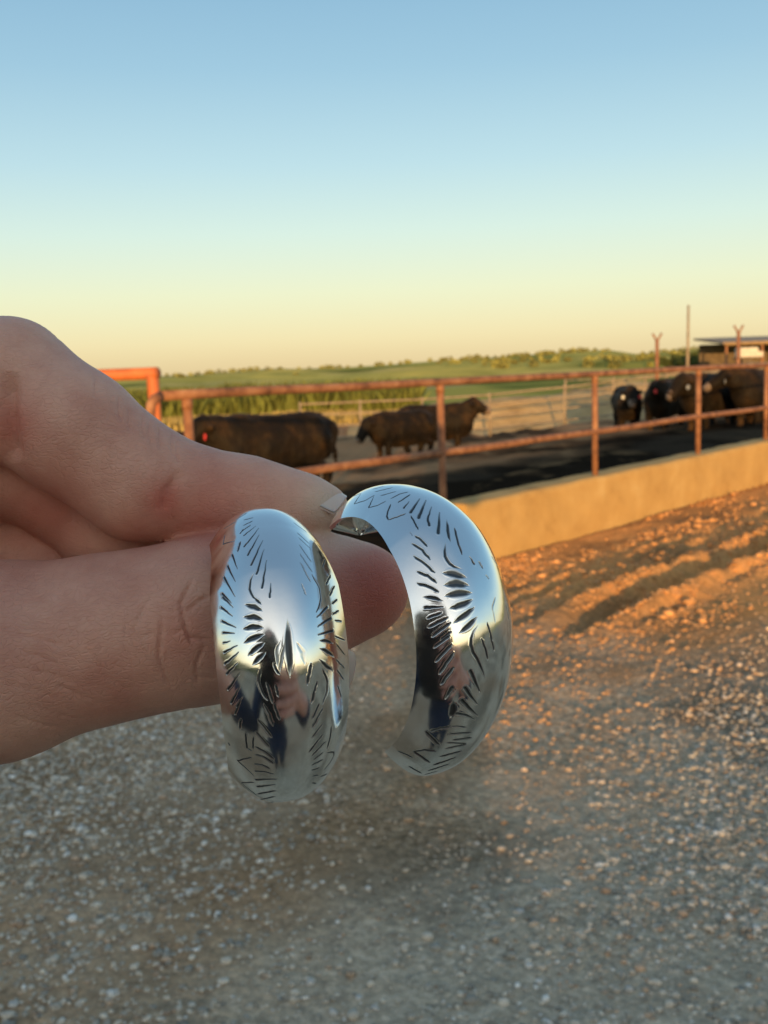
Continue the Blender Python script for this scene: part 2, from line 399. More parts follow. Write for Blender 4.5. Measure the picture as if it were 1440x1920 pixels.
# colour zones
def mixc(a, b, t): return a * (1 - t[..., None]) + np.array(b) * t[..., None]
C = np.zeros(GX.shape + (3,)) + np.array([.52, .435, .33])
patch = np.clip((fbm(GX * 1.3 + 5, GY * 1.3, 4) - .45) * 5, 0, 1)
C = mixc(C, [.21, .175, .13], patch * .75)
patch2 = np.clip((fbm(GX * .8 + 50, GY * .8 + 9, 4) - .52) * 6, 0, 1)
C = mixc(C, [.36, .25, .165], patch2 * .7)
dirt = np.clip((2.9 + n_ + (fbm(GX * 1.5, GY * 1.5, 3) - .5) * 1.1) / .9, 0, 1) * (.25 + .75 * rightside)
C = mixc(C, [.60, .31, .12], dirt)
C = mixc(C, [.36, .20, .09], dirt * np.clip((clod - .5) * 5, 0, 1))
R_ = np.hypot(GX, GY)
inpen = np.clip((n_ - .05) / .3, 0, 1)
C = mixc(C, [.022, .016, .011], inpen); C = mixc(C, [.17, .105, .055], inpen * np.clip((fbm(GX * 1.3, GY * .6, 5) - .54) * 8, 0, 1))
dry = np.clip((n_ - 6.5 + (fbm(GX * .25, GY * .25, 4) - .5) * 9) / 4, 0, 1)
C = mixc(C, [.52, .29, .15], dry * .85)
clump = np.clip((fbm(GX * .55 + 7, GY * .35, 3) - .5) * 8, 0, 1) * np.clip((R_ - 12) / 4, 0, 1)
C = mixc(C, [.05, .037, .026], clump * inpen * .9)
grass = np.clip((R_ - 52 + (fbm(GX * .1, GY * .1, 3) - .5) * 10) / 6, 0, 1)
C = mixc(C, [.46, .40, .10], grass); C = mixc(C, [.50, .40, .16], grass * np.clip((fbm(GX * .03 + 8, GY * .012, 4) - .48) * 7, 0, 1)); C = mixc(C, [.16, .19, .05], grass * np.clip((fbm(GX * .05 + 60, GY * .03, 4) - .55) * 9, 0, 1))
stony = near * np.clip(-n_ / .2, 0, 1) * (1 - .8 * np.clip(dirt, 0, 1)) * (.5 + .5 * np.clip((fbm(GX * 1.5 + 9, GY * 1.5, 4) - .38) * 5, 0, 1))
mesh_ = mesh_np('ground', V, F, M_GROUND, cols=C.reshape(-1, 3), attrs={'stony': stony.ravel()})
tag(mesh_, kind='structure')

# loose stones lying on the yard
def ico():
    t = (1 + 5 ** .5) / 2
    v = np.array([[-1, t, 0], [1, t, 0], [-1, -t, 0], [1, -t, 0], [0, -1, t], [0, 1, t], [0, -1, -t], [0, 1, -t], [t, 0, -1], [t, 0, 1], [-t, 0, -1], [-t, 0, 1]], float)
    f = np.array([[0, 11, 5], [0, 5, 1], [0, 1, 7], [0, 7, 10], [0, 10, 11], [1, 5, 9], [5, 11, 4], [11, 10, 2], [10, 7, 6], [7, 1, 8], [3, 9, 4], [3, 4, 2], [3, 2, 6], [3, 6, 8], [3, 8, 9], [4, 9, 5], [2, 4, 11], [6, 2, 10], [8, 6, 7], [9, 8, 1]])
    return v / np.linalg.norm(v[0]), f
IV, IF = ico()
def scatter(n, xr, yr, size, keep):
    x = rng.uniform(*xr, n); y = rng.uniform(*yr, n)
    k = keep(x, y); x, y = x[k], y[k]; n = len(x)
    sz = size(n, x, y)
    a = rng.uniform(0, 2 * math.pi, n); sc = rng.uniform(.6, 1.3, (n, 3)) * [1, 1, .62]
    vv = IV[None] * (1 + rng.uniform(-.22, .22, (n, 12, 1))) * sc[:, None, :]
    c, s = np.cos(a)[:, None], np.sin(a)[:, None]
    X = vv[..., 0] * c - vv[..., 1] * s; Y = vv[..., 0] * s + vv[..., 1] * c
    from_z = np.interp
    xi = np.clip(np.searchsorted(gx, x), 1, nx - 1); yi = np.clip(np.searchsorted(gy, y), 1, ny - 1)
    z = Z[yi, xi]
    V = np.stack([X * sz[:, None] + x[:, None], Y * sz[:, None] + y[:, None], vv[..., 2] * sz[:, None] + z[:, None] + sz[:, None] * .15], -1)
    F = IF[None] + (np.arange(n) * 12)[:, None, None]
    return V.reshape(-1, 3), F.reshape(-1, 3), n, x, y
def keep(x, y):
    nn = x * FN[0] + y * FN[1] - WD
    dens = .42 + .58 * np.clip((fbm(x * 1.5 + 9, y * 1.5, 4) - .40) * 5, 0, 1) * np.clip(.8 + x * .5, .5, 1)
    dens = dens * (1 - .9 * np.clip((nn + 3.1) / .9, 0, 1) * np.clip((x + .6) / .5, 0, 1))
    inside = np.abs(x - .0) < .35 + y * .52
    return (nn < -.05) & (rng.random(len(x)) < dens) & inside
V1, F1, n1, x1, y1 = scatter(230000, (-3.2, 4.2), (1.7, 8.0), lambda n, x, y: np.minimum(.0052 * np.exp(rng.normal(0, .55, n)) + .001, .013 + .004 * rng.random(n)), keep)
cc = rng.random(n1)
base = np.where(cc[:, None] < .62, [.54, .475, .385], np.where(cc[:, None] < .80, [.31, .285, .24], np.where(cc[:, None] < .93, [.42, .31, .22], [.66, .63, .58])))
base = base * rng.uniform(.7, 1.25, (n1, 1))
dn = (np.clip((2.7 + (x1 * FN[0] + y1 * FN[1] - WD)) / .8, 0, 1) * np.clip((x1 + .3) / .5, 0, 1))[:, None]
base = base * (1 - .85 * dn) + np.array([.58, .31, .13]) * .85 * dn
o = mesh_np('gravel', V1, F1, M_STONE, cols=np.repeat(base, 12, 0), smooth=True); tag(o, kind='stuff', label='grey and white crushed gravel strewn over the yard')

# crumbled dirt clods along the wheel ruts
def keep2(x, y):
    nn = x * FN[0] + y * FN[1] - WD; ss = x * FD[0] + y * FD[1]
    d = np.clip((fbm(ss * 1.6 + 4, nn * 5, 3) - .40) * 4, .03, 1) * np.clip((2.1 + nn) / .6, 0, 1)
    return (nn < -.04) & (ss > S_END - 1.2) & (rng.random(len(x)) < d) & (np.abs(x) < .4 + y * .46)
V2_, F2_, n2_, x2_, y2_ = scatter(90000, (-1, 6.5), (3.0, 11.0), lambda n, x, y: .0085 * np.exp(rng.normal(0, .5, n)) + .002, keep2)
o = mesh_np('dirt_clods', V2_, F2_, M_STONE, cols=np.repeat(np.array([.60, .31, .125]) * rng.uniform(.6, 1.25, (n2_, 1)), 12, 0)); tag(o, kind='stuff', label='crumbled orange dirt clods along the ruts')
print('rut n', [round(float(ray_z(x, y) @ FN - WD), 2) for x, y in [(1215, 1120), (990, 1215), (1370, 1030), (1100, 1160), (1250, 1040), (1010, 1090)]])

# ------------------------------------------------------------------ hills
HP = [(-400, 2), (250, 1), (300, 2), (360, 1), (420, 4), (520, 8), (560, 6), (640, 6), (720, 8), (800, 11), (850, 12), (950, 14), (1060, 20), (1110, 21), (1150, 20), (1200, 12), (1300, 15), (1440, 19), (1700, 20), (2400, 14)]
haz = np.array([math.atan((p - 720) / FP) for p, _ in HP]); hel = np.array([e for _, e in HP]) / FP
A = np.linspace(-math.pi, math.pi, 721); Rr = np.concatenate([np.linspace(105, 760, 150), np.linspace(800, 1500, 12), [2200, 3500]])
AA, RR = np.meshgrid(A, Rr, indexing='ij')
el = np.where(np.abs(AA) < .75, np.interp(AA, haz, hel), .006)
rise = np.clip((RR - 115) / 560, 0, 1); rise = rise * rise * (3 - 2 * rise)
HX, HY = RR * np.sin(AA), RR * np.cos(AA)
top = 1.5 + el * 680
und = (fbm(HX * .018, HY * .018, 4) - .5) * 7.0 * np.clip((RR - 110) / 60, 0, 1) * np.clip((700 - RR) / 350, .12, 1)
HZ = -1.7 + rise * (top + 1.2) + und
HZ = np.minimum(HZ, 1.5 + (el + .0012 * (fbm(AA * 60, AA * 3, 3) - .5)) * RR)
HC = np.zeros(HX.shape + (3,)) + [.52, .45, .12]
HC = mixc(HC, [.56, .46, .15], np.clip((fbm(HX * .022, HY * .022, 4) - .48) * 6, 0, 1))
HC = mixc(HC, [.18, .21, .055], np.clip((fbm(HX * .03 + 30, HY * .03, 5) - .54) * 9, 0, 1) * .8)
na, nr = HX.shape
ii = (np.arange(na - 1)[:, None] * nr + np.arange(nr - 1)[None]).ravel()
o = mesh_np('hills', np.stack([HX.ravel(), HY.ravel(), HZ.ravel()], 1), np.stack([ii, ii + 1, ii + nr + 1, ii + nr], 1), M_HILL, cols=HC.reshape(-1, 3))
tag(o, kind='structure')

# woodland scattered on the far hills: one mass of small leaf clumps
def leaf_cloud(centers, radii, per, leaf, col, zs=.75):
    n = len(centers); c = np.repeat(centers, per, 0); r = np.repeat(radii, per)
    d = rng.normal(size=(n * per, 3)); d /= np.linalg.norm(d, axis=1)[:, None]
    rad = r * rng.uniform(.45, 1.0, n * per) ** .6
    p = c + d * rad[:, None] * [1, 1, zs]
    a = rng.normal(size=(len(p), 3)); a /= np.linalg.norm(a, axis=1)[:, None]
    b = np.cross(a, rng.normal(size=(len(p), 3))); b /= np.linalg.norm(b, axis=1)[:, None]
    L = (leaf * rng.uniform(.6, 1.4, len(p)))[:, None]
    V = np.stack([p - a * L, p + b * L * .6, p + a * L, p - b * L * .6], 1).reshape(-1, 3)
    F = np.arange(len(V)).reshape(-1, 4)
    cc = np.array(col) * rng.uniform(.6, 1.35, (n, 1)); cc = np.repeat(cc, per, 0) * rng.uniform(.8, 1.2, (n * per, 1))
    return V, F, np.repeat(cc, 4, 0)
def hill_z(x, y):
    a = np.arctan2(x, y); r = np.hypot(x, y)
    ia = np.clip(np.searchsorted(A, a), 1, na - 1); ir = np.clip(np.searchsorted(Rr, r), 1, nr - 1)
    return HZ[ia, ir]
ta = rng.uniform(-.5, .5, 2600); tr = 190 + 480 * rng.random(2600) ** .6
tx, ty = tr * np.sin(ta), tr * np.cos(ta)
k = (fbm(tx * .022 + 30, ty * .022, 4) > .625) | (rng.random(2600) < .008); tx, ty = tx[k], ty[k]
rad = rng.uniform(.7, 1.9, len(tx))
V, F, C = leaf_cloud(np.stack([tx, ty, hill_z(tx, ty) + rad * .5], 1), rad, 60, .5, [.24, .24, .075])
o = mesh_np('woodland', V, F, M_LEAF, cols=C, smooth=False); tag(o, kind='stuff', label='dark green woods dotted over the distant hills')

# tall green crop behind the pen (left)
def blades(n, xr, yr, hgt, col, px_lim=None):
    x = rng.uniform(*xr, n); y = rng.uniform(*yr, n)
    if px_lim is not None:
        p = 720 + FP * x / y; k = (p > px_lim[0]) & (p < px_lim[1]); x, y = x[k], y[k]; n = len(x)
    z = zg(x, y); h = hgt * rng.uniform(.6, 1.15, n) * (.8 + .4 * vnoise(x * .4, y * .4))
    a = rng.uniform(0, math.pi, n); w = rng.uniform(.05, .12, n)
    dx, dy = np.cos(a) * w, np.sin(a) * w; lx, ly = rng.normal(0, .22, n) * h, rng.normal(0, .22, n) * h
    V = np.stack([np.stack([x - dx, y - dy, z], 1), np.stack([x + dx, y + dy, z], 1), np.stack([x + lx * .5 + dx, y + ly * .5 + dy, z + h * .7], 1), np.stack([x + lx, y + ly, z + h], 1)], 1)
    c = np.array(col) * rng.uniform(.55, 1.35, (n, 1)) * np.array([1, 1, 1])
    return V.reshape(-1, 3), np.arange(n * 4).reshape(-1, 4), np.repeat(c, 4, 0)
V, F, C = blades(42000, (-26, 6), (60, 74), 1.75, [.13, .15, .035], (200, 790))
o = mesh_np('tall_crop', V, F, M_CROP, cols=C, smooth=False); tag(o, kind='stuff', label='tall green crop growing beyond the cattle pen')
V, F, C = blades(26000, (-24, 30), (50, 60), .5, [.34, .27, .10], (200, 1500))
o = mesh_np('dry_grass', V, F, M_CROP, cols=C, smooth=False); tag(o, kind='stuff', label='dry straw coloured grass beyond the pen')

# dry clay banks at the back of the pen
def bank(name, pts, base_w, hs):
    """ridge along pts [(x,y)], heights hs, steep face to the camera"""
    pts = np.array(pts, float); m = 120; t = np.linspace(0, 1, m); tt = np.linspace(0, 1, len(pts))
    X = np.interp(t, tt, pts[:, 0]); Y = np.interp(t, tt, pts[:, 1]); H = np.interp(t, tt, hs)
    u = np.linspace(-1, 1, 41); prof = np.where(u < .1, np.clip((u + 1) / 1.0, 0, 1) ** 1.0, np.clip((1 - u) / .9, 0, 1)); prof = prof * prof * (3 - 2 * prof)
    XX = X[:, None] + 0 * u; YY = Y[:, None] + base_w * u
    g = zg(XX, YY) - .1
    ZZ = g + H[:, None] * prof[None] * (.8 + .4 * fbm(XX * .5, YY * .5, 4)) + .1 * (fbm(XX * 1.7, YY * 1.7, 3) - .5)
    ii = (np.arange(m - 1)[:, None] * 41 + np.arange(40)[None]).ravel()
    o = mesh_np(name, np.stack([XX.ravel(), YY.ravel(), ZZ.ravel()], 1), np.stack([ii, ii + 41, ii + 42, ii + 1], 1), M_BANK)
    return tag(o, kind='structure')
bank('clay_bank', [(-1.5, 47), (1.5, 46), (4, 45), (9.5, 44), (13, 45), (20, 47), (26, 50)], 4.5, [.3, .95, 1.35, 1.45, 1.0, 1.1, 1.2])
bank('far_clay_bank', [(7, 62), (14, 60), (22, 60), (34, 64)], 5, [.3, 1.5, 2.0, 2.2])

# berm added out of view behind the camera to shade the yard
def berm():
    x = np.linspace(-160, 160, 260); u = np.linspace(-1, 1, 31)
    XX, UU = np.meshgrid(x, u, indexing='ij'); YY = -18.5 + 4.5 * UU + 0 * XX; hb = np.interp(XX, [-60, -8, -2.2, -.6, 160], [2.7, 2.55, 2.3, 1.86, 1.78])
    ZZ = -.1 + (hb + .12 * (fbm(XX * .25, YY * .25, 4) - .5)) * np.cos(UU * math.pi / 2) ** .8
    ii = (np.arange(259)[:, None] * 31 + np.arange(30)[None]).ravel()
    o = mesh_np('shade_berm', np.stack([XX.ravel(), YY.ravel(), ZZ.ravel()], 1), np.stack([ii, ii + 31, ii + 32, ii + 1], 1), M_BERM)
    tag(o, kind='structure')
berm()

# ------------------------------------------------------------------ concrete feed bunk
def bunk():
    root = empty('feed_bunk', tuple(FN * WD + FD * S_END)); tag(root, 'long low weathered concrete feed bunk wall below the rusty pipe rails', 'concrete wall')
    L = 26.0; th = .28; ns = 520; nz = 26
    def P3(s, n, z): return FN * (WD + n) + FD * s + np.array([0, 0, 1.0]) * z
    # profile: front face, rounded lip, top, back face
    prof = [(0, -.25)] + [(0.0, z) for z in np.linspace(-.2, WALL_H - .03, 20)] + [(.006, WALL_H - .012), (.022, WALL_H)] + [(.022 + (th - .05) * k / 5, WALL_H + .0) for k in range(1, 6)] + [(th - .008, WALL_H - .01), (th, WALL_H - .03), (th, .1), (th, -.6)]
    s = np.linspace(0, 1, ns) ** 1.5 * L + S_END
    rows = []
    for (n, z) in prof:
        wob = (fbm(s * 6, 0 * s + z * 20, 4) - .5) * .012 + (fbm(s * .8, 0 * s + z * 3, 3) - .5) * .02
        zz = z + (fbm(s * 4 + 50, 0 * s + n * 8, 4) - .5) * (.016 if z > WALL_H - .05 else 0)
        rows.append(FN[None] * (WD + n + wob)[:, None] + FD[None] * s[:, None] + np.array([0, 0, 1.0])[None] * zz[:, None])
    V = np.stack(rows, 0).reshape(-1, 3) - np.array(root.location); m = len(prof)
    ii = (np.arange(m - 1)[:, None] * ns + np.arange(ns - 1)[None]).ravel()
    F = np.stack([ii, ii + 1, ii + ns + 1, ii + ns], 1)
    cap = V[::ns]; c = cap.mean(0); V2 = np.vstack([V, cap, c]); b0 = len(V)
    T = np.array([[b0 + i, b0 + i + 1, b0 + m] for i in range(m - 1)])
    mesh_np('wall_body', V2, [F, T], M_CONC, root)
bunk()

# ------------------------------------------------------------------ pipe rail fence on the bunk
R3 = .0265
def pipe_fence():
    base = on_plane(1112, 880, .10)
    root = empty('pipe_fence', (base[0], base[1], 0)); org = np.array(root.location)
    tag(root, 'rusty two rail pipe fence standing along the concrete feed bunk', 'fence')
    tops = [(350, 740), (825, 716), (1115, 701), (1310, 691), (1438, 684)]
    T = np.array([on_plane(x, y, .10) for x, y in tops]); zt = T[:, 2].mean()
    Mi = np.array([on_plane(x, y, .10) for x, y in [(520, 885), (825, 848), (1115, 808), (1310, 783), (1440, 765)]]); zm = Mi[:, 2].mean()
    print('rails', T[:, 2], Mi[:, 2])
    ss = list(T @ FD); st = np.mean(np.diff(ss)); print('post s', ss)
    while len(ss) < 14: ss.append(ss[-1] + st)
    at = lambda s, z: FN * (WD + .10) + FD * s + np.array([0, 0, 1.0]) * z
    s0 = ss[0] - .17
    for i, s in enumerate(ss):
        zb = WALL_H - .05 if s > S_END else float(zg(*at(s, 0)[:2])) - .2
        MB().tube([at(s, zb), at(s, zt - .02)], R3, 16).build('post', M_PIPE, root, origin=org)
    def rail(z, sa, sb, name, jog=.006):
        s = np.linspace(sa, sb, 90); pts = np.array([at(q, z) for q in s]); pts[:, 2] += (fbm(s * .6, 0 * s + z, 3) - .5) * jog * 3
        MB().tube(pts, R3, 16).build(name, M_PIPE, root, origin=org)
    rail(zt, s0, ss[-1], 'top_rail'); rail(zm, s0, ss[-1], 'mid_rail', .008)
    c = at(s0, zt)
    arc = [c, c - FD * .04 - [0, 0, .01], c - FD * .065 - [0, 0, .04], c - FD * .075 - [0, 0, .09], at(s0 - .075, -.3)]
    MB().tube(arc, R3, 16).build('end_post', M_PIPE, root, origin=org)
    for s in ss:                                     # weld collars where the posts meet the rails
        MB().tube([at(s, zt - .075), at(s, zt - .02)], R3 * 1.13, 16).build('collar', M_PIPE, root, origin=org)
pipe_fence()

def gate():
    a = P(286, 700, 6.6); b = P(150, 703, 6.9); root = empty('pipe_gate', (a[0], a[1], 0)); org = np.array([a[0], a[1], 0])
    tag(root, 'bright orange pipe gate frame at the left behind the thumb', 'gate')
    d = b - a; d[2] = 0; L = np.linalg.norm(d); d /= L; z = a[2]; L = 2.6
    r = .040; A3 = lambda s, zz: np.array([a[0], a[1], 0]) + d * s + np.array([0, 0, zz])
    MB().tube([A3(0, -.3), A3(0, z - .03), A3(.02, z)], r, 18).build('post', M_PIPE2, root, origin=org)
    MB().tube([A3(L, -.3), A3(L, z - .03), A3(L, z)], r, 18).build('post', M_PIPE2, root, origin=org)
    MB().tube([A3(-.038, z), A3(L, z)], r, 18).build('top_rail', M_PIPE2, root, origin=org)
    MB().tube([A3(0, .75), A3(L, .75)], r * .8, 18).build('mid_rail', M_PIPE2, root, origin=org)
    MB().tube([A3(0, .25), A3(L, .25)], r * .8, 18).build('lower_rail', M_PIPE2, root, origin=org)
gate()

def rail_fence(name, label, px_posts, depth, heights, htop, r, mat, px_to=None):
    pts = [P(px, 700, dd) for px, dd in px_posts]
    root = empty(name, (pts[0][0], pts[0][1], float(zg(pts[0][0], pts[0][1])))); org = np.array(root.location)
    tag(root, label, 'fence')
    g = [float(zg(p[0], p[1])) for p in pts]
    for p, z in zip(pts, g):
        MB().tube([(p[0], p[1], z - .2), (p[0], p[1], z + htop)], r * 1.3, 8).build('post', mat, root, origin=org)
    for h in heights:
        MB().tube([(p[0], p[1], z + h) for p, z in zip(pts, g)], r, 8).build('rail', mat, root, origin=org)
rail_fence('corral_fence', 'thin weathered pipe corral fence across the back of the pen', [(560, 36), (673, 36.5), (790, 37), (917, 37.5), (1058, 38), (1210, 38.6), (1370, 39.4), (1540, 40)], 38, [.35, .8, 1.2, 1.6], 1.68, .033, M_OLDPIPE)
rail_fence('alley_fence', 'distant sunlit rail fence behind the right hand cattle', [(1060, 52), (1150, 51), (1250, 50), (1350, 49), (1460, 48), (1600, 47)], 50, [.5, .95, 1.4, 1.85], 1.95, .04, M_OLDPIPE)

def tall_post(px, top_py, depth, label, r=.06):
    p = P(px, top_py, depth); g = float(zg(p[0], p[1]))
    root = empty('pipe_post', (p[0], p[1], g)); tag(root, label, 'post', 'tall forked pipe posts'); org = np.array([p[0], p[1], g])
    MB().tube([(p[0], p[1], g - .2), (p[0], p[1], p[2] - .22)], r, 12).build('shaft', M_PIPE, root, origin=org)
    for sgn in (-1, 1):
        MB().tube([(p[0], p[1], p[2] - .26), (p[0] + sgn * .15, p[1], p[2])], r * .55, 10).build('fork_arm', M_PIPE, root, origin=org)
tall_post(1232, 625, 33, 'shorter rust red forked pipe post left of the thin tall pole')
tall_post(1385, 610, 33, 'taller rust red forked pipe post standing in front of the shed')
def pole():
    p = P(1290, 572, 45); g = float(zg(p[0], p[1]))
    o = MB().tube([(0, 0, -.3), (0, 0, 2), (0.02, 0, p[2] - g)], [.07, .065, .05], 10).build('utility_pole', M_OLDPIPE)
    o.location = (p[0], p[1], g); tag(o, 'thin tall grey pole rising above the fence line', 'pole')
pole()

# ------------------------------------------------------------------ shed and trailer at the right
def shed():
    a = P(1362, 643, 105); g = -1.3; root = empty('open_shed', (a[0], a[1], g)); org = np.array([a[0], a[1], g])
    tag(root, 'long low open sided shed with dark tin roof at right edge', 'shed')
    W_, D_ = 26.0, 9.0; ht = P(1362, 643, 105)[2] - g
    c = org + [W_ / 2, D_ / 2, ht]
    tilt = math.radians(4); R = np.array([[1, 0, 0], [0, math.cos(tilt), -math.sin(tilt)], [0, math.sin(tilt), math.cos(tilt)]])
    MB().box(c + [0, 0, .3], (W_ + 1, D_ + 1, .22), R).build('roof', M_ROOF, root, smooth=False, origin=org)
    MB().box(org + [W_ / 2, D_, ht / 2], (W_, .15, ht)).build('back_wall', M_DARKIN, root, smooth=False, origin=org)
    for i in range(8):
        MB().box(org + [i * W_ / 7, 0, ht / 2 - .15], (.22, .22, ht - .3)).build('post', M_PIPE, root, smooth=False, origin=org)
    MB().box(org + [W_ / 2, 0, ht - .12], (W_, .12, .3)).build('beam', M_ROOF, root, smooth=False, origin=org)
shed()
def trailer():
    p = P(1400, 660, 98); g = -1.25; root = empty('stock_trailer', (p[0], p[1], g)); org = np.array([p[0], p[1], g])
    tag(root, 'small white trailer parked in front of the open shed', 'trailer')
    top = p[2] - g + .42
    MB().box(org + [0, 0, top - .45], (1.7, 1.5, .9)).box(org + [1.1, 0, top - .65], (.6, 1.2, .5)).build('body', M_WHITE, root, smooth=False, origin=org)
    for sx_ in (-.5, .25):
        MB().tube([org + [sx_, -.85, .35], org + [sx_, -.6, .35]], .35, 20).build('wheel', M_DARKIN, root, origin=org)
    MB().box(org + [0, 0, top - 1.02], (2.4, 1.1, .14)).box(org + [-.1, 0, .4 + (top - 1.5) / 2], (.9, 1.0, top - 1.5)).build('chassis', M_DARKIN, root, smooth=False, origin=org)
trailer()

def tree(px, depth, h, w, label):
    p = P(px, 680, depth); g = float(zg(p[0], p[1])) if depth < 250 else float(hill_z(p[0], p[1]))
    root = empty('broadleaf_tree', (p[0], p[1], g)); tag(root, label, 'tree', 'trees beside the shed')
    tb = MB().tube([(0, 0, -.2), (.1, 0, h * .3), (0, .1, h * .6)], [.22, .17, .08], 8)
    for q in range(5):
        a = q * 1.3; tb.tube([(.05, 0, h * .3), (math.cos(a) * w * .3, math.sin(a) * w * .3, h * .6)], [.09, .03], 6)
    tb.build('trunk', M_BARK, root)
    n = 16; c = rng.normal(size=(n, 3)) * [w * .26, w * .26, h * .16] + [0, 0, h * .62]
    V, F, C = leaf_cloud(c, rng.uniform(.16, .30, n) * w, 260, .16, [.075, .095, .03])
    mesh_np('crown', V, F, M_LEAF, root, smooth=False, cols=C)
for args in [(1312, 140, 3.6, 4.5, 'small round tree just right of the tall pole'), (1335, 135, 3.4, 3.6, 'low bushy tree against the left end of the shed'),
             (1262, 170, 3.2, 4.0, 'dark tree between the shorter forked post and tall pole')]:
    tree(*args)

# ------------------------------------------------------------------ cattle
def cow_mesh(pose):
    neck, poll, muz = {'level': ((.88, 0, 1.08), (1.04, 0, 1.16), (1.32, 0, .90)),
                       'low': ((.88, 0, 1.00), (1.03, 0, 1.02), (1.26, 0, .70)),
                       'down': ((.90, 0, .92), (1.08, 0, .84), (1.24, 0, .48)),
                       'up': ((.84, 0, 1.14), (.97, 0, 1.27), (1.26, 0, 1.12)),
                       'left': ((.88, .08, 1.10), (1.02, .24, 1.18), (1.22, .50, .98)),
                       'right': ((.88, -.08, 1.10), (1.02, -.24, 1.18), (1.22, -.50, .98))}[pose]
    v = lambda a, b, t: tuple(a[i] * (1 - t) + b[i] * t for i in range(3))
    fw = np.array(muz) - np.array(poll); fw /= np.linalg.norm(fw); sd_ = np.cross([0, 0, 1.0], fw); sd_ /= np.linalg.norm(sd_)
    up = np.cross(fw, sd_)
    ch = [dict(p=[(.56, 0, .85, .40), (.15, 0, .80, .455), (-.30, 0, .82, .445), (-.64, 0, .93, .36)], k=.1, s=(1, .80, 1)),
          dict(p=[(.50, 0, 1.12, .17), (-.1, 0, 1.13, .13), (-.62, 0, 1.14, .14)], k=.12), dict(p=[(-.55, -.2, 1.14, .10), (-.55, .2, 1.14, .10)], k=.12), dict(p=[(-.86, -.12, 1.06, .09), (-.86, .12, 1.06, .09)], k=.1),
          dict(p=[(.70, 0, .72, .17), (.35, 0, .60, .12)], k=.12),
          dict(p=[(.55, 0, 1.02, .27), (*neck, .245), (*poll, .165)], k=.1, s=(1, .8, 1)),
          dict(p=[(*poll, .165), (*v(poll, muz, .45), .145), (*muz, .112)], k=.06),
          dict(p=[(-.80, 0, 1.12, .035), (-.97, 0, 1.02, .028), (-.99, 0, .55, .022), (-.98, 0, .42, .045)], k=.03)]
    for s in (-1, 1):
        ch += [dict(p=[(.52, s * .17, .80, .15), (.56, s * .19, .44, .09), (.55, s * .19, .10, .062), (.59, s * .19, .04, .07)], k=.06),
               dict(p=[(-.62, s * .16, .90, .23), (-.50, s * .20, .62, .13), (-.76, s * .20, .44, .085), (-.70, s * .20, .10, .06), (-.66, s * .20, .04, .07)], k=.06)]
        e0 = np.array(poll) + sd_ * s * .09 - fw * .01; e1 = e0 + sd_ * s * .20 - up * .03 - fw * .04
        ch.append(dict(p=[(*e0, .035), (*((e0 + e1) / 2), .055), (*e1, .022)], k=.02))
    o = sdf_mesh('cow_hide', ch, (-1.15, -.75, -.05), (1.65, .75, 1.65), .026, M_HIDE)
    me = o.data; bpy.data.objects.remove(o)
    V = np.empty(len(me.vertices) * 3, np.float32); me.vertices.foreach_get('co', V); V = V.reshape(-1, 3).astype(float)
    Nv = np.empty(V.size, np.float32); me.vertex_normals.foreach_get('vector', Nv); Nv = Nv.reshape(-1, 3)
    V = V + Nv * ((vnoise3(V * [9, 9, 6] + 20) - .5) * .035 + (vnoise3(V * [34, 34, 14] + 20) - .5) * .02)[:, None]
    V[:, 2] = np.where(V[:, 2] < .5, V[:, 2] * .70, V[:, 2] - .15)          # short-legged beef build
    me.vertices.foreach_set('co', V.astype(np.float32).ravel()); me.update()
    return me, np.array(muz) - [0, 0, .15], fw, sd_, np.array(poll) - [0, 0, .15]
COWS = {}
def cow(px, depth, heading, pose, label, tags=(), dz=0.0, scale=1.0):
    if pose not in COWS: COWS[pose] = cow_mesh(pose)
    me, muz, fw, sdv, poll = COWS[pose]
    p = P(px, 760, depth); g = float(zg(p[0], p[1])) + dz
    root = empty('cow', (p[0], p[1], g - .02), math.radians(heading)); root.scale = (scale * 1.10,) * 3
    tag(root, label, 'cow', 'black cattle in the feed pen')
    b = bpy.data.objects.new('body', me); COL.objects.link(b); b.parent = root
    mz = sdf_mesh('muzzle', [dict(p=[(*(muz - fw * .01), .110), (*(muz + fw * .035), .096)], k=.01)], muz - .16, muz + .16, .02, M_PINK, root)
    for side, col in tags:
        c = poll + sdv * side * .21 - np.array([0, 0, .07]) + fw * .055
        a = np.linspace(0, 2 * math.pi, 20, endpoint=False); R = .042
        up = np.array([0, 0, 1.0]); V = []
        for off in (-.006, .006):
            V.append(c + fw * off + R * (np.cos(a)[:, None] * sdv + np.sin(a)[:, None] * up * 1.1))
        V = np.concatenate(V); n = 20
        Q = np.array([[i, (i + 1) % n, n + (i + 1) % n, n + i] for i in range(n)])
        T = np.array([[0, i + 1, i] for i in range(1, n - 1)] + [[n, n + i, n + i + 1] for i in range(1, n - 1)])
        mesh_np('ear_tag', V, [Q, T], M_TAGR if col == 'r' else M_TAGW, root, smooth=False)
    return root
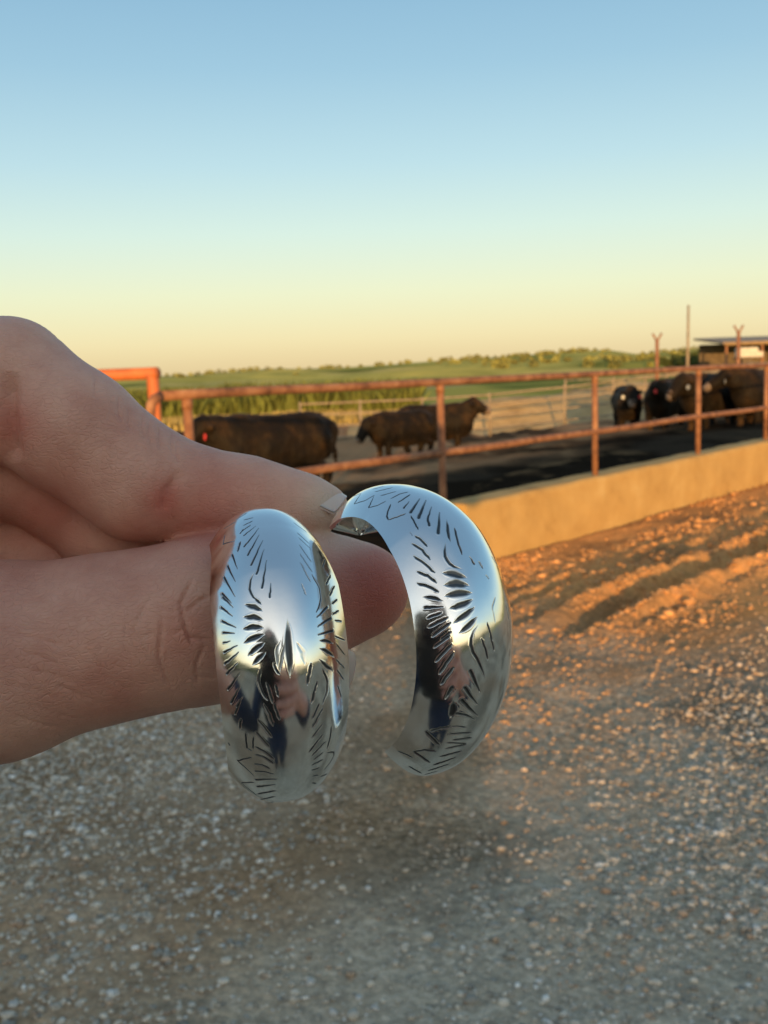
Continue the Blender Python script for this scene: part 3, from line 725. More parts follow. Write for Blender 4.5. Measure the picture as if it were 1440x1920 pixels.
# heading: 0 faces right, 180 faces left, -90 faces the camera
cow(508, 17.6, 210, 'level', 'large black brown cow with red ear tag standing side on at left', [(1, 'r'), (-1, 'r')], scale=1.12)
cow(372, 18.5, 200, 'down', 'dark cow with lowered head mostly hidden behind the thumb')
cow(752, 29.0, 214, 'low', 'brown black cow facing left with pale lowered muzzle behind the rail post', scale=1.04)
cow(814, 30.6, -6, 'up', 'dark cow facing right with its head raised above the rail', scale=1.12)
cow(1176, 31.0, -98, 'level', 'black cow facing the camera alone beside the right hand herd', [(1, 'r'), (-1, 'w')], scale=1.06)
cow(1246, 29.0, -122, 'left', 'black cow with bright red tag left of the second fence post from the right', [(-1, 'r'), (1, 'r')], scale=1.08)
cow(1290, 29.8, -50, 'right', 'brown black cow with a white tag half behind its neighbour', [(1, 'w'), (-1, 'w')], scale=1.08)
cow(1345, 25.0, -150, 'level', 'black cow immediately right of the rusty fence post', [(1, 'w')], scale=1.08)
cow(1388, 25.8, -72, 'left', 'black cow with red tag in the middle of the right hand herd', [(1, 'r'), (-1, 'w')], scale=1.06)
cow(1432, 24.2, -140, 'right', 'black cow cut by the right edge of the picture', [(1, 'w')], scale=1.06)
#PART2
# ------------------------------------------------------------------ skin
def skin_mat(name, base, fine=True):
    m, nt, b = new_mat(name, base, .5, 0, .35)
    t = N_(nt, 'ShaderNodeTexCoord')
    n1 = N_(nt, 'ShaderNodeTexNoise', Scale=90, Detail=5, Roughness=.6); nt.links.new(t.outputs['Object'], n1.inputs['Vector'])
    r = N_(nt, 'ShaderNodeValToRGB'); e = r.color_ramp.elements
    e[0].position = .3; e[0].color = (base[0] * .82, base[1] * .70, base[2] * .68, 1); e[1].position = .68; e[1].color = (base[0] * 1.1, base[1] * 1.15, base[2] * 1.15, 1)
    nt.links.new(n1.outputs['Fac'], r.inputs[0])
    a = N_(nt, 'ShaderNodeAttribute', attribute_name='flush_shade')
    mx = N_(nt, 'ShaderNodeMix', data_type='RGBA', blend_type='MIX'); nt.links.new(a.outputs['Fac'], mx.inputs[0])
    nt.links.new(r.outputs[0], mx.inputs[6]); mx.inputs[7].default_value = (base[0] * .74, base[1] * .28, base[2] * .25, 1)  # dark red: skin redness plus shade painted on the index fingertip
    a2 = N_(nt, 'ShaderNodeAttribute', attribute_name='pale'); mx2 = N_(nt, 'ShaderNodeMix', data_type='RGBA', blend_type='MIX'); nt.links.new(a2.outputs['Fac'], mx2.inputs[0])
    nt.links.new(mx.outputs[2], mx2.inputs[6]); mx2.inputs[7].default_value = (.66, .50, .38, 1)
    nt.links.new(mx2.outputs[2], b.inputs['Base Color'])
    b.inputs['Subsurface Weight'].default_value = .25; b.inputs['Subsurface Radius'].default_value = (1.0, .35, .2); b.inputs['Subsurface Scale'].default_value = .003
    if fine:
        v = N_(nt, 'ShaderNodeTexVoronoi', feature='DISTANCE_TO_EDGE', Scale=1500)
        mp = N_(nt, 'ShaderNodeMapping'); mp.inputs['Scale'].default_value = (.55, 1, 1.4); mp.inputs['Rotation'].default_value = (0, .5, 0)
        n3 = N_(nt, 'ShaderNodeTexNoise', Scale=250, Detail=3); nt.links.new(t.outputs['Object'], n3.inputs['Vector'])
        ad = N_(nt, 'ShaderNodeMix', data_type='VECTOR'); ad.inputs[0].default_value = .003
        nt.links.new(t.outputs['Object'], ad.inputs[4]); nt.links.new(n3.outputs['Color'], ad.inputs[5])
        nt.links.new(ad.outputs[1], mp.inputs['Vector']); nt.links.new(mp.outputs[0], v.inputs['Vector'])
        cl = N_(nt, 'ShaderNodeMapRange'); cl.inputs['From Max'].default_value = .12; nt.links.new(v.outputs['Distance'], cl.inputs['Value'])
        n2 = N_(nt, 'ShaderNodeTexNoise', Scale=500, Detail=6); nt.links.new(t.outputs['Object'], n2.inputs['Vector'])
        ma = N_(nt, 'ShaderNodeMath', operation='ADD'); nt.links.new(cl.outputs[0], ma.inputs[0]); nt.links.new(n2.outputs['Fac'], ma.inputs[1])
        bp = N_(nt, 'ShaderNodeBump', Strength=.42, Distance=.00018); nt.links.new(ma.outputs[0], bp.inputs['Height']); nt.links.new(bp.outputs[0], b.inputs['Normal'])
    return m
M_SKIN = skin_mat('skin', (.67, .365, .275))
M_NAIL, _nt, _b = new_mat('nail_plate', (.72, .54, .46), .28); _b.inputs['Subsurface Weight'].default_value = .2; _b.inputs['Subsurface Scale'].default_value = .002
M_JACKET = noise_mat('navy_fabric', [(.3, (.012, .016, .032)), (.7, (.026, .032, .06))], 60, 4, .9, .4, 400, bdist=.001)
M_JEANS = noise_mat('blue_denim', [(.3, (.014, .018, .03)), (.7, (.03, .038, .06))], 50, 4, .9, .3, 400, bdist=.001)
M_BOOT = noise_mat('brown_leather', [(.3, (.09, .05, .03)), (.7, (.17, .10, .06))], 20, 4, .6)
M_HAIR = noise_mat('dark_hair', [(.3, (.022, .013, .008)), (.7, (.06, .036, .02))], 30, 5, .5, .6, 200, bdist=.003)
M_PHONE, _nt, _b = new_mat('phone_glass', (.012, .012, .014), .15)
M_LENS, _nt, _b = new_mat('lens_glass', (.004, .004, .006), .05)

SL = .85                                    # real size of everything held near the lens
def H(px, py, d, r):
    d = d * SL; p = P(px, py, d); return (p[0], p[1], p[2], r * d / FP)

# ------------------------------------------------------------------ person: one continuous body mesh (hand in the picture, arms, torso, head, legs)
def left_hand():
    wr = (-.150, .085, 1.428)
    ch = [
        # thumb, from the wrist to the tip
        dict(p=[(-.128, .108, 1.458, .017), (-.085, .124, 1.486, .015), H(18, 716, .158, 108), H(95, 782, .157, 101), H(150, 818, .157, 106), H(262, 903, .158, 101), H(400, 934, .161, 77), H(480, 938, .163, 66), H(545, 944, .165, 47), H(590, 949, .166, 37), H(622, 950, .1665, 25)], k=.0012, ki=.004),
        # index finger: side view, bending away at its middle joint
        dict(p=[(-.105, .130, 1.452, .018), H(-180, 1278, .151, 180), H(0, 1238, .151, 175), H(200, 1196, .152, 146), H(330, 1173, .153, 139), H(415, 1156, .155, 140), H(520, 1135, .162, 122), H(610, 1112, .168, 101), H(682, 1106, .170, 84)], k=.0012, ki=.004),
        # web and palm folds between thumb and index
        dict(p=[H(-140, 880, .166, 100), H(-60, 878, .166, 90), H(40, 884, .166, 88), H(110, 925, .167, 82), H(200, 1000, .168, 80), H(290, 1070, .169, 76)], k=.0009, ki=.002),
        dict(p=[H(-160, 1030, .176, 120), H(60, 1050, .176, 110), H(240, 1110, .176, 100)], k=.0009, ki=.002),
        # middle finger behind the index, nail showing past the earring
        dict(p=[(-.095, .150, 1.448, .015), H(-150, 1270, .178, 110), H(150, 1215, .180, 105), H(400, 1200, .176, 98), H(520, 1225, .168, 74), H(618, 1262, .160, 44)], k=.001, ki=.004),
        # ring and little finger curled behind
        dict(p=[(-.100, .160, 1.440, .014), H(-250, 1260, .198, 115), H(80, 1210, .205, 105), H(220, 1190, .200, 95), H(180, 1150, .190, 85)], k=.002, ki=.004),
        dict(p=[(-.108, .168, 1.432, .013), H(-300, 1260, .216, 100), H(-20, 1220, .222, 90), H(90, 1180, .214, 80), H(40, 1130, .204, 72)], k=.002, ki=.004),
        # palm and wrist
        dict(p=[(-.100, .136, 1.462, .022), (-.125, .112, 1.445, .024), (*wr, .025)], k=.012, ki=.01),
        dict(p=[(-.092, .155, 1.442, .018), (-.118, .138, 1.436, .022), (-.142, .098, 1.424, .022)], k=.012, ki=.01),
        dict(p=[(*wr, .0255), (-.185, .035, 1.395, .029)], k=.012),
    ]
    o = sdf_mesh('hand_surface', ch, (-.205, .015, 1.365), (.012, .215, 1.522), .00055, M_SKIN)
    # refine, then press the creases in
    V, Nn = get_vn(o)
    V, Nn, Q = subdivide_near(o, V)
    o2 = mesh_np('hand_surface', V, Q, M_SKIN); bpy.data.objects.remove(o)
    V, Nn = get_vn(o2)
    X, Y, D = project(V)
    front = (Nn @ CF) < .25
    sc = D / FP
    disp = np.zeros(len(V))
    def press(pts, w, dep, ends=True):
        pts = np.array(pts, float); m = np.full(len(V), 1e9); tt = np.zeros(len(V))
        lo, hi = pts.min(0) - 4 * w, pts.max(0) + 4 * w
        k = front & (X > lo[0]) & (X < hi[0]) & (Y > lo[1]) & (Y < hi[1]); kx, ky = X[k], Y[k]
        if not k.any(): return
        best = np.full(k.sum(), 1e9); bt = np.zeros(k.sum()); n = len(pts) - 1
        for i in range(n):
            a, b = pts[i], pts[i + 1]; ab = b - a; t = np.clip(((kx - a[0]) * ab[0] + (ky - a[1]) * ab[1]) / (ab @ ab), 0, 1)
            d = np.hypot(kx - a[0] - t * ab[0], ky - a[1] - t * ab[1]); u = d < best; best[u] = d[u]; bt[u] = (i + t[u]) / n
        prof = np.exp(-(best / w) ** 2) * (np.clip(np.sin(np.clip(bt, .02, .98) * math.pi) * 1.8, 0, 1) if ends else 1)
        disp[k] -= dep * prof
    mm = .001
    press([(24, 690), (14, 760), (18, 830), (30, 870)], 16, 1.3 * mm)
    press([(342, 880), (318, 915), (300, 965)], 9, .38 * mm); press([(325, 905), (298, 930)], 5, .15 * mm)
    z3 = lambda l: [(x / 3.13, 960 + y / 3.13) for x, y in l]
    for l, w, d in [([(1140, 370), (1060, 540), (1085, 690), (1140, 800)], 4, .34), ([(1250, 480), (1170, 520), (1080, 600)], 4, .25), ([(955, 590), (940, 740), (930, 860), (965, 960), (1015, 1060)], 4.5, .32),
                    ([(1200, 780), (1150, 900), (1160, 1020)], 4, .32), ([(895, 470), (820, 600), (785, 690), (810, 770)], 3.5, .2), ([(1085, 640), (1110, 740), (1240, 750)], 3.5, .25), ([(1000, 720), (1080, 690)], 3, .18),
                    ([(980, 820), (975, 900)], 3, .16), ([(1170, 960), (1260, 980)], 3, .2), ([(800, 760), (860, 720), (930, 700)], 3, .14), ([(735, 640), (725, 800), (760, 900)], 4, .12),
                    ([(80, 720), (230, 740), (400, 800)], 3.5, .12), ([(120, 820), (250, 850), (350, 905)], 3.5, .10), ([(60, 900), (280, 950), (480, 1010)], 3.5, .10), ([(300, 1000), (480, 1080), (640, 1140)], 3.5, .10),
                    ([(500, 790), (560, 860), (590, 950)], 3.5, .1), ([(0, 1000), (200, 1040), (380, 1110)], 3.5, .09), ([(180, 1130), (380, 1200), (560, 1230)], 3.5, .09), ([(540, 930), (660, 990), (760, 1060)], 3.5, .09), ([(30, 1180), (220, 1240), (420, 1280)], 3.5, .09)]:
        press(z3(l), w * .85, d * 1.15 * mm)
    z2 = lambda l: [(x / 3.13, 560 + y / 3.13) for x, y in l]
    for i in range(16):                                     # fine cross lines on the side of the thumb
        x0, y0 = 330 + i * 46, 640 + i * 30
        press(z2([(x0 + 10, y0 - 60), (x0 - 22, y0 + 60), (x0 - 8, y0 + 190 + 8 * (i % 3)), (x0 + 50, y0 + 300)]), 3.2, (.055 + .03 * (i % 2)) * mm)
    for x0, y0 in [(700, 590), (760, 660), (840, 700), (880, 740), (940, 760), (1010, 800), (560, 470), (1040, 850)]:
        press(z2([(x0, y0 - 30), (x0 - 6, y0 + 60), (x0 + 10, y0 + 130)]), 3.0, .2 * mm)
    for i in range(12):                                     # knuckle skin of the thumb joint at the top left
        press(z2([(40 + 26 * i, 90 + i * 7), (30 + 30 * i, 200 + 10 * i), (60 + 32 * i, 300 + 14 * i)]), 3.5, .09 * mm)
    rs = np.random.default_rng(4)
    for i in range(150):                                    # crossing micro folds on the index finger
        cx, cy = rs.uniform(10, 390), rs.uniform(1080, 1340); a = rs.choice([.45, -.9, 1.25]) + rs.normal(0, .18); L = rs.uniform(12, 30)
        press([(cx - L * math.cos(a), cy - L * math.sin(a)), (cx, cy + rs.normal(0, 2)), (cx + L * math.cos(a), cy + L * math.sin(a))], 2.0, rs.uniform(.02, .05) * mm)
    V2 = V + Nn * disp[:, None]
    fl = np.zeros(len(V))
    def blush_shade(px, py, r, s):
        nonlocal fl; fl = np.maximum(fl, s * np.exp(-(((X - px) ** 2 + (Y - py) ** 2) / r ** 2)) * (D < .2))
    blush_shade(310, 940, 45, .75); blush_shade(400, 965, 90, .5); blush_shade(250, 990, 60, .25); blush_shade(20, 800, 60, .6); blush_shade(700, 1110, 110, .9); blush_shade(80, 960, 90, .5); blush_shade(340, 1180, 60, .3); blush_shade(180, 1330, 150, .18); blush_shade(560, 930, 40, .1)  # skin redness; on the fingertip between the earrings also painted shade
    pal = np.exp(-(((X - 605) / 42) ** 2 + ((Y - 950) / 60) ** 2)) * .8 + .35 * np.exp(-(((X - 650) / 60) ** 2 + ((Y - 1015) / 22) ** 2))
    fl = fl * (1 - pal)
    set_v(o2, V2)
    return o2, fl, pal

def subdivide_near(o, V):
    """one linear split of every quad with catmull-style smoothing, via a subdivision modifier"""
    m = o.modifiers.new('s', 'SUBSURF'); m.levels = 1; m.render_levels = 1
    dg = bpy.context.evaluated_depsgraph_get(); me = o.evaluated_get(dg).to_mesh()
    n = len(me.vertices); A_ = np.empty(n * 3, np.float32); me.vertices.foreach_get('co', A_)
    L = np.empty(len(me.loops), np.int32); me.loops.foreach_get('vertex_index', L)
    o.evaluated_get(dg).to_mesh_clear()
    return A_.reshape(-1, 3), None, L.reshape(-1, 4)

def build_person():
    BX, BY = -.035, -.43
    root = empty('person', (BX, BY, 0)); org = np.array([BX, BY, 0.])
    tag(root, 'person in a navy jacket holding two silver earrings out in the left hand', 'person')
    hand, fl, pal = left_hand()
    sh = 1.46; ZS = .975
    def zs(V): V = V.copy(); V[:, 2] *= ZS; return V
    LS, LE, LW = (BX - .185, BY, sh - .02), (-.33, -.22, 1.16 / ZS), (-.165, .06, 1.412 / ZS)
    RS, RE, RW = (BX + .185, BY, sh - .02), (.275, -.25, 1.15 / ZS), (.115, -.05, 1.375 / ZS)
    c = lambda p, r: (p[0], p[1], p[2], r)
    leg = lambda s: [(BX + s * .095, BY, .95, .095), (BX + s * .10, BY + .01, .70, .078), (BX + s * .105, BY + .015, .50, .056), (BX + s * .105, BY, .36, .060), (BX + s * .108, BY - .01, .12, .042), (BX + s * .11, BY - .01, .07, .045)]
    hy = BY + .05
    ch = [dict(p=[(BX, BY, .98, .145), (BX, BY, 1.14, .115), (BX, BY, 1.32, .145), (BX, BY, 1.40, .11)], k=.05, s=(1, .72, 1)),
          dict(p=[c(LS, .055), (BX, BY, sh, .06), c(RS, .055)], k=.05),
          dict(p=[(BX, BY - .01, 1.44, .058), (BX, hy - .02, 1.58, .055)], k=.02),
          dict(p=[(BX, hy - .01, 1.665, .092)], k=.03, s=(.86, 1.05, 1.12)),
          dict(p=[(BX, hy + .03, 1.60, .062), (BX, hy + .06, 1.568, .032)], k=.035, s=(.95, 1, 1)),
          dict(p=[(BX, hy + .088, 1.655, .007), (BX, hy + .108, 1.622, .014)], k=.012),
          dict(p=[(BX - .016, hy + .083, 1.592, .008), (BX + .016, hy + .083, 1.592, .008)], k=.006),
          dict(p=[c(LS, .052), c(LE, .040), c(LW, .029)], k=.03), dict(p=[c(RS, .052), c(RE, .040), c(RW, .029)], k=.03)]
    for s in (-1, 1):
        ch += [dict(p=leg(s), k=.04), dict(p=[(BX + s * .11, BY - .03, .05, .035), (BX + s * .12, BY + .14, .03, .028)], k=.02),
               dict(p=[(BX + s * .083, hy - .01, 1.66, .022), (BX + s * .08, hy - .008, 1.63, .014)], k=.006, s=(.5, 1, 1)),
               dict(p=[(BX + s * .032, hy + .083, 1.663, .012)], k=.004, s=(1.3, .8, .8), sub=True)]
    bo = sdf_mesh('body_surface', ch, (-.46, -.62, -.01), (.42, .12, 1.80), .0085, M_SKIN)
    # right hand wrapped round the phone edge
    w = lambda a, b, d_: EYE + CR * a + CU * b + CF * d_
    rc = lambda a, b, d_, r: (*w(a, b, d_), r)
    rch = [dict(p=[(RW[0], RW[1], RW[2] * ZS, .028), rc(.062, -.090, -.030, .024), rc(.050, -.062, -.026, .020)], k=.01, ki=.01),
           dict(p=[rc(.048, -.085, -.028, .014), rc(.030, -.060, -.025, .0105), rc(.006, -.045, -.022, .009), rc(-.006, -.040, -.021, .008)], k=.006)]
    for i, (b0, ln) in enumerate([(-.040, .030), (-.062, .034), (-.084, .031), (-.104, .024)]):
        rch.append(dict(p=[rc(.056, b0, -.018, .0105), rc(.036, b0 + .004, .003, .0088), rc(.030 - ln * .25, b0 + .005, .0075, .0080), rc(.030 - ln, b0 + .006, .0085, .0068)], k=.004, ki=.003))
    rh = sdf_mesh('right_hand_surface', rch, (-.03, -.09, 1.33), (.16, .04, 1.50), .0016, M_SKIN)
    objs = [hand, bo, rh]; VV = []; QQ = []; FL = []; off = 0
    for k_, o in enumerate(objs):
        V, _ = get_vn(o); me = o.data
        if k_ == 1: V = zs(V)
        L = np.empty(len(me.loops), np.int32); me.loops.foreach_get('vertex_index', L)
        QQ.append(L.reshape(-1, 4) + off); VV.append(V - org); off += len(V)
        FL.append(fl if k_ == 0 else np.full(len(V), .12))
        bpy.data.objects.remove(o)
    body = mesh_np('body', np.concatenate(VV), np.concatenate(QQ), M_SKIN, root, attrs={'flush_shade': np.concatenate(FL), 'pale': np.concatenate([pal, np.zeros(sum(len(v) for v in VV) - len(pal))])})
    # clothing
    wl_ = lambda a, b, t: tuple(a[i] * (1 - t) + b[i] * t for i in range(3))
    LW2, RW2 = wl_(LE, LW, .93), wl_(RE, RW, .88)
    jc = [dict(p=[(BX, BY, .90, .205), (BX, BY, .98, .192), (BX, BY, 1.12, .150), (BX, BY, 1.32, .168), (BX, BY, 1.41, .13)], k=.05, s=(1, .78, 1)),
          dict(p=[c(LS, .068), (BX, BY, sh - .01, .074), c(RS, .068)], k=.06), dict(p=[(BX, BY - .012, 1.46, .078), (BX, BY - .012, 1.525, .076)], k=.02),
          dict(p=[c(LS, .070), c(LE, .058), c(LW2, .044)], k=.03), dict(p=[c(RS, .070), c(RE, .058), c(RW2, .044)], k=.03)]
    j = sdf_mesh('jacket', jc, (-.46, -.64, .72), (.42, .14, 1.62), .0085, M_JACKET)
    V, Nn = get_vn(j); V = V + Nn * ((vnoise3(V * 14) - .5) * .016 + (vnoise3(V * 34) - .5) * .006)[:, None]; set_v(j, zs(V) - org); j.parent = root
    jn = [dict(p=[(BX, BY, .96, .178), (BX, BY, .84, .178)], k=.04, s=(1, .8, 1))]
    for s in (-1, 1):
        jn.append(dict(p=[(BX + s * .095, BY, .88, .108), (BX + s * .10, BY + .01, .68, .092), (BX + s * .105, BY + .012, .48, .074), (BX + s * .107, BY, .28, .070), (BX + s * .11, BY - .01, .10, .072)], k=.03))
        bt = sdf_mesh('boot', [dict(p=[(BX + s * .11, BY - .01, .16, .058), (BX + s * .11, BY - .02, .055, .055)], k=.02), dict(p=[(BX + s * .11, BY - .02, .045, .045), (BX + s * .12, BY + .10, .042, .045), (BX + s * .122, BY + .16, .035, .033)], k=.03)], (-.30, -.62, -.01), (.25, -.15, .25), .008, M_BOOT)
        V, _ = get_vn(bt); set_v(bt, zs(V) - org); bt.parent = root
    q = sdf_mesh('jeans', jn, (-.32, -.66, .0), (.26, -.20, 1.12), .009, M_JEANS)
    V, Nn = get_vn(q); V = V + Nn * ((vnoise3(V * 18) - .5) * .012)[:, None]; set_v(q, zs(V) - org); q.parent = root
    hc = [dict(p=[(BX, hy - .03, 1.685, .100)], k=.03, s=(.92, 1.0, 1.08)), dict(p=[(BX, hy - .065, 1.64, .09), (BX, hy - .085, 1.52, .085), (BX, hy - .09, 1.36, .06)], k=.04, s=(1.15, .7, 1))]
    for s in (-1, 1):
        hc.append(dict(p=[(BX + s * .07, hy + .0, 1.72, .035), (BX + s * .092, hy + .012, 1.62, .034), (BX + s * .10, hy + .03, 1.50, .042), (BX + s * .10, hy + .055, 1.36, .035), (BX + s * .098, hy + .06, 1.28, .016)], k=.03, s=(1, 1, 1)))
    hc.append(dict(p=[(BX, hy + .085, 1.63, .080)], k=.01, s=(.8, 1, 1.15), sub=True))
    q = sdf_mesh('hair', hc, (BX - .2, -.62, 1.2), (BX + .2, BY + .22, 1.84), .006, M_HAIR)
    V, Nn = get_vn(q); V = V + Nn * ((vnoise3(V * np.array([120, 120, 9])) - .5) * .010)[:, None]; set_v(q, zs(V) - org); q.parent = root
    for s in (-1, 1):
        e = sdf_mesh('eye', [dict(p=[(BX + s * .032, hy + .071, 1.663, .0115)], k=.001)], (BX + s * .032 - .02, hy + .05, 1.64), (BX + s * .032 + .02, hy + .095, 1.685), .0025, M_WHITE)
        V, _ = get_vn(e); set_v(e, zs(V) - org); e.parent = root
        e = sdf_mesh('pupil', [dict(p=[(BX + s * .032, hy + .0795, 1.663, .0052)], k=.001)], (BX + s * .032 - .01, hy + .07, 1.65), (BX + s * .032 + .01, hy + .09, 1.676), .0012, M_LENS)
        V, _ = get_vn(e); set_v(e, zs(V) - org); e.parent = root
        e = sdf_mesh('eyebrow', [dict(p=[(BX + s * .016, hy + .088, 1.688, .0035), (BX + s * .034, hy + .086, 1.693, .004), (BX + s * .052, hy + .072, 1.686, .002)], k=.001)], (BX + s * .034 - .03, hy + .06, 1.67), (BX + s * .034 + .03, hy + .10, 1.705), .0015, M_HAIR)
        V, _ = get_vn(e); set_v(e, zs(V) - org); e.parent = root
    # nails
    def nail(cpx, cpy, d, tpx, tpy, nrm, L, W_, curv, name='fingernail', td=0.0):
        cc = P(cpx, cpy, d * SL); t = P(tpx, tpy, (d + td) * SL) - cc; t /= np.linalg.norm(t); nrm = np.asarray(nrm, float); nrm = nrm - (nrm @ t) * t; nrm /= np.linalg.norm(nrm); w_ = np.cross(t, nrm)
        u = np.linspace(-1, 1, 25); v = np.linspace(-1, 1, 25); UU, VV_ = np.meshgrid(u, v, indexing='ij')
        Wu = W_ * (1 - .18 * np.clip(UU, 0, 1) ** 4) ; endc = L * (1 - .16 * VV_ ** 2)
        th = .00035
        Ptop = cc + (UU * endc)[..., None] * t + (VV_ * Wu * (1 - .0 * UU))[..., None] * w_ - (curv * VV_ ** 2 + .0006 * UU ** 2)[..., None] * nrm
        S = [Ptop.reshape(-1, 3), (Ptop - th * nrm).reshape(-1, 3)]
        ii = (np.arange(24)[:, None] * 25 + np.arange(24)[None]).ravel(); Q = np.stack([ii, ii + 1, ii + 26, ii + 25], 1)
        b = np.concatenate([np.arange(25), np.arange(1, 25) * 25 + 24, 24 * 25 + np.arange(23, -1, -1), np.arange(23, 0, -1) * 25]); b2 = np.roll(b, -1)
        R = np.stack([b, b2, b2 + 625, b + 625], 1)
        mesh_np(name, np.concatenate(S) - org, np.concatenate([Q, Q[:, ::-1] + 625, R]), M_NAIL, root)
    nail(588, 903, .1648, 646, 922, CU * .95 - CF * .27, .0050, .0038, .0017)
    nail(640, 1258, .157, 652, 1200, -CF * .9 + CR * .45, .0030, .0023, .0007)
build_person()

# ------------------------------------------------------------------ phone whose lens takes the picture
def phone():
    loc = EYE + CR * -.024 + CU * -.056 + CF * -.0065
    root = empty('mobile_phone', tuple(loc)); tag(root, 'black mobile phone held upright in the right hand taking the picture', 'phone')
    w_, h_, t_, r_ = .0365, .0740, .0040, .010
    a = np.linspace(0, math.pi / 2, 7); o2 = []
    for (sx_, sy_, a0) in ((1, 1, 0), (-1, 1, math.pi / 2), (-1, -1, math.pi), (1, -1, 1.5 * math.pi)):
        o2 += [(sx_ * (w_ - r_) + r_ * math.cos(a0 + q), sy_ * (h_ - r_) + r_ * math.sin(a0 + q)) for q in a]
    o2 = np.array(o2); n = len(o2); V = []
    for sc_, z in ((.965, -t_), (1, -t_ + .0012), (1, t_ - .0012), (.965, t_)):
        V.append(o2[:, :1] * sc_ * CR + o2[:, 1:] * (1 - (1 - sc_) * .5) * CU + z * CF)
    V = np.concatenate(V); Q = np.array([[k * n + i, k * n + (i + 1) % n, (k + 1) * n + (i + 1) % n, (k + 1) * n + i] for k in range(3) for i in range(n)])
    T = np.array([[0, i, i + 1] for i in range(1, n - 1)] + [[3 * n, 3 * n + i + 1, 3 * n + i] for i in range(1, n - 1)])
    mesh_np('case', V, [Q, T], M_PHONE, root, smooth=False)
    for (dx, dy) in ((0, 0), (0, -.021), (-.019, -.0105)):
        c0 = -loc + EYE + CR * dx + CU * dy
        MB().tube([c0 - CF * .0028, c0 - CF * .0012], .0068, 28).build('camera_lens', M_LENS, root)
phone()

# ------------------------------------------------------------------ engraved silver earrings
def silver():
    m, nt, b = new_mat('engraved_silver', (.93, .925, .91), .05, 1.0)
    a = N_(nt, 'ShaderNodeAttribute', attribute_name='groove')
    mx = N_(nt, 'ShaderNodeMix', data_type='RGBA', blend_type='MIX'); nt.links.new(a.outputs['Fac'], mx.inputs[0])
    mx.inputs[6].default_value = (.93, .925, .91, 1); mx.inputs[7].default_value = (.11, .115, .12, 1); nt.links.new(mx.outputs[2], b.inputs['Base Color'])
    t = N_(nt, 'ShaderNodeTexCoord')
    n1 = N_(nt, 'ShaderNodeTexNoise', Scale=160, Detail=3); nt.links.new(t.outputs['Object'], n1.inputs['Vector'])
    n3 = N_(nt, 'ShaderNodeTexNoise', Scale=900, Detail=5); nt.links.new(t.outputs['Object'], n3.inputs['Vector'])
    mr = N_(nt, 'ShaderNodeMapRange'); mr.inputs['To Min'].default_value = .07; mr.inputs['To Max'].default_value = .19; nt.links.new(n3.outputs['Fac'], mr.inputs['Value'])
    ad = N_(nt, 'ShaderNodeMath', operation='MULTIPLY_ADD'); nt.links.new(a.outputs['Fac'], ad.inputs[0]); ad.inputs[1].default_value = .35; nt.links.new(mr.outputs[0], ad.inputs[2]); nt.links.new(ad.outputs[0], b.inputs['Roughness'])
    bp = N_(nt, 'ShaderNodeBump', Strength=.5, Distance=.00012); nt.links.new(n1.outputs['Fac'], bp.inputs['Height']); nt.links.new(bp.outputs[0], b.inputs['Normal'])
    return m
M_SILVER = silver()
SHP = [0.01646, 0.89765, 0.00531, 2.35681, 0.0086]
K1 = [1, 0.99171, 0.88171, 0.85939, 0.7926, 0.09247]; K2 = [1, 0.95545, 0.9049, 0.87449, 0.81773, 0.21764]; KU = [0, .35, .6, .8, .93, 1]
POSES = [[1.7, 1.41564, 504.44084, 1224.63525, 0.145, 0.24297, -0.03701, 0.08775], [2.04681, 1.41595, 743.24531, 1182.20271, 0.14545, 0.65894, -0.1076, 0.09796]]

def smooth_interp(u, kx, ky):
    g = np.linspace(0, 1, 401); y = np.interp(g, kx, ky)
    y2 = np.concatenate([np.full(6, y[0]), y, np.full(6, y[-1])]); k = np.hanning(13); k /= k.sum(); y = np.convolve(y2, k, 'valid')
    return np.interp(u, g, y)

def S(tile, pts, w, kind='m', dep=1.0):
    ox, oy, s = {1: (380, 930, 4.8), 2: (380, 1120, 4.8), 3: (380, 1320, 4.8), 4: (580, 890, 4.8), 5: (740, 1040, 6.), 6: (740, 1190, 6.), 7: (690, 1310, 6.)}[tile]
    return ([(ox + x / s, oy + y / s) for x, y in pts], w / s, kind, dep)
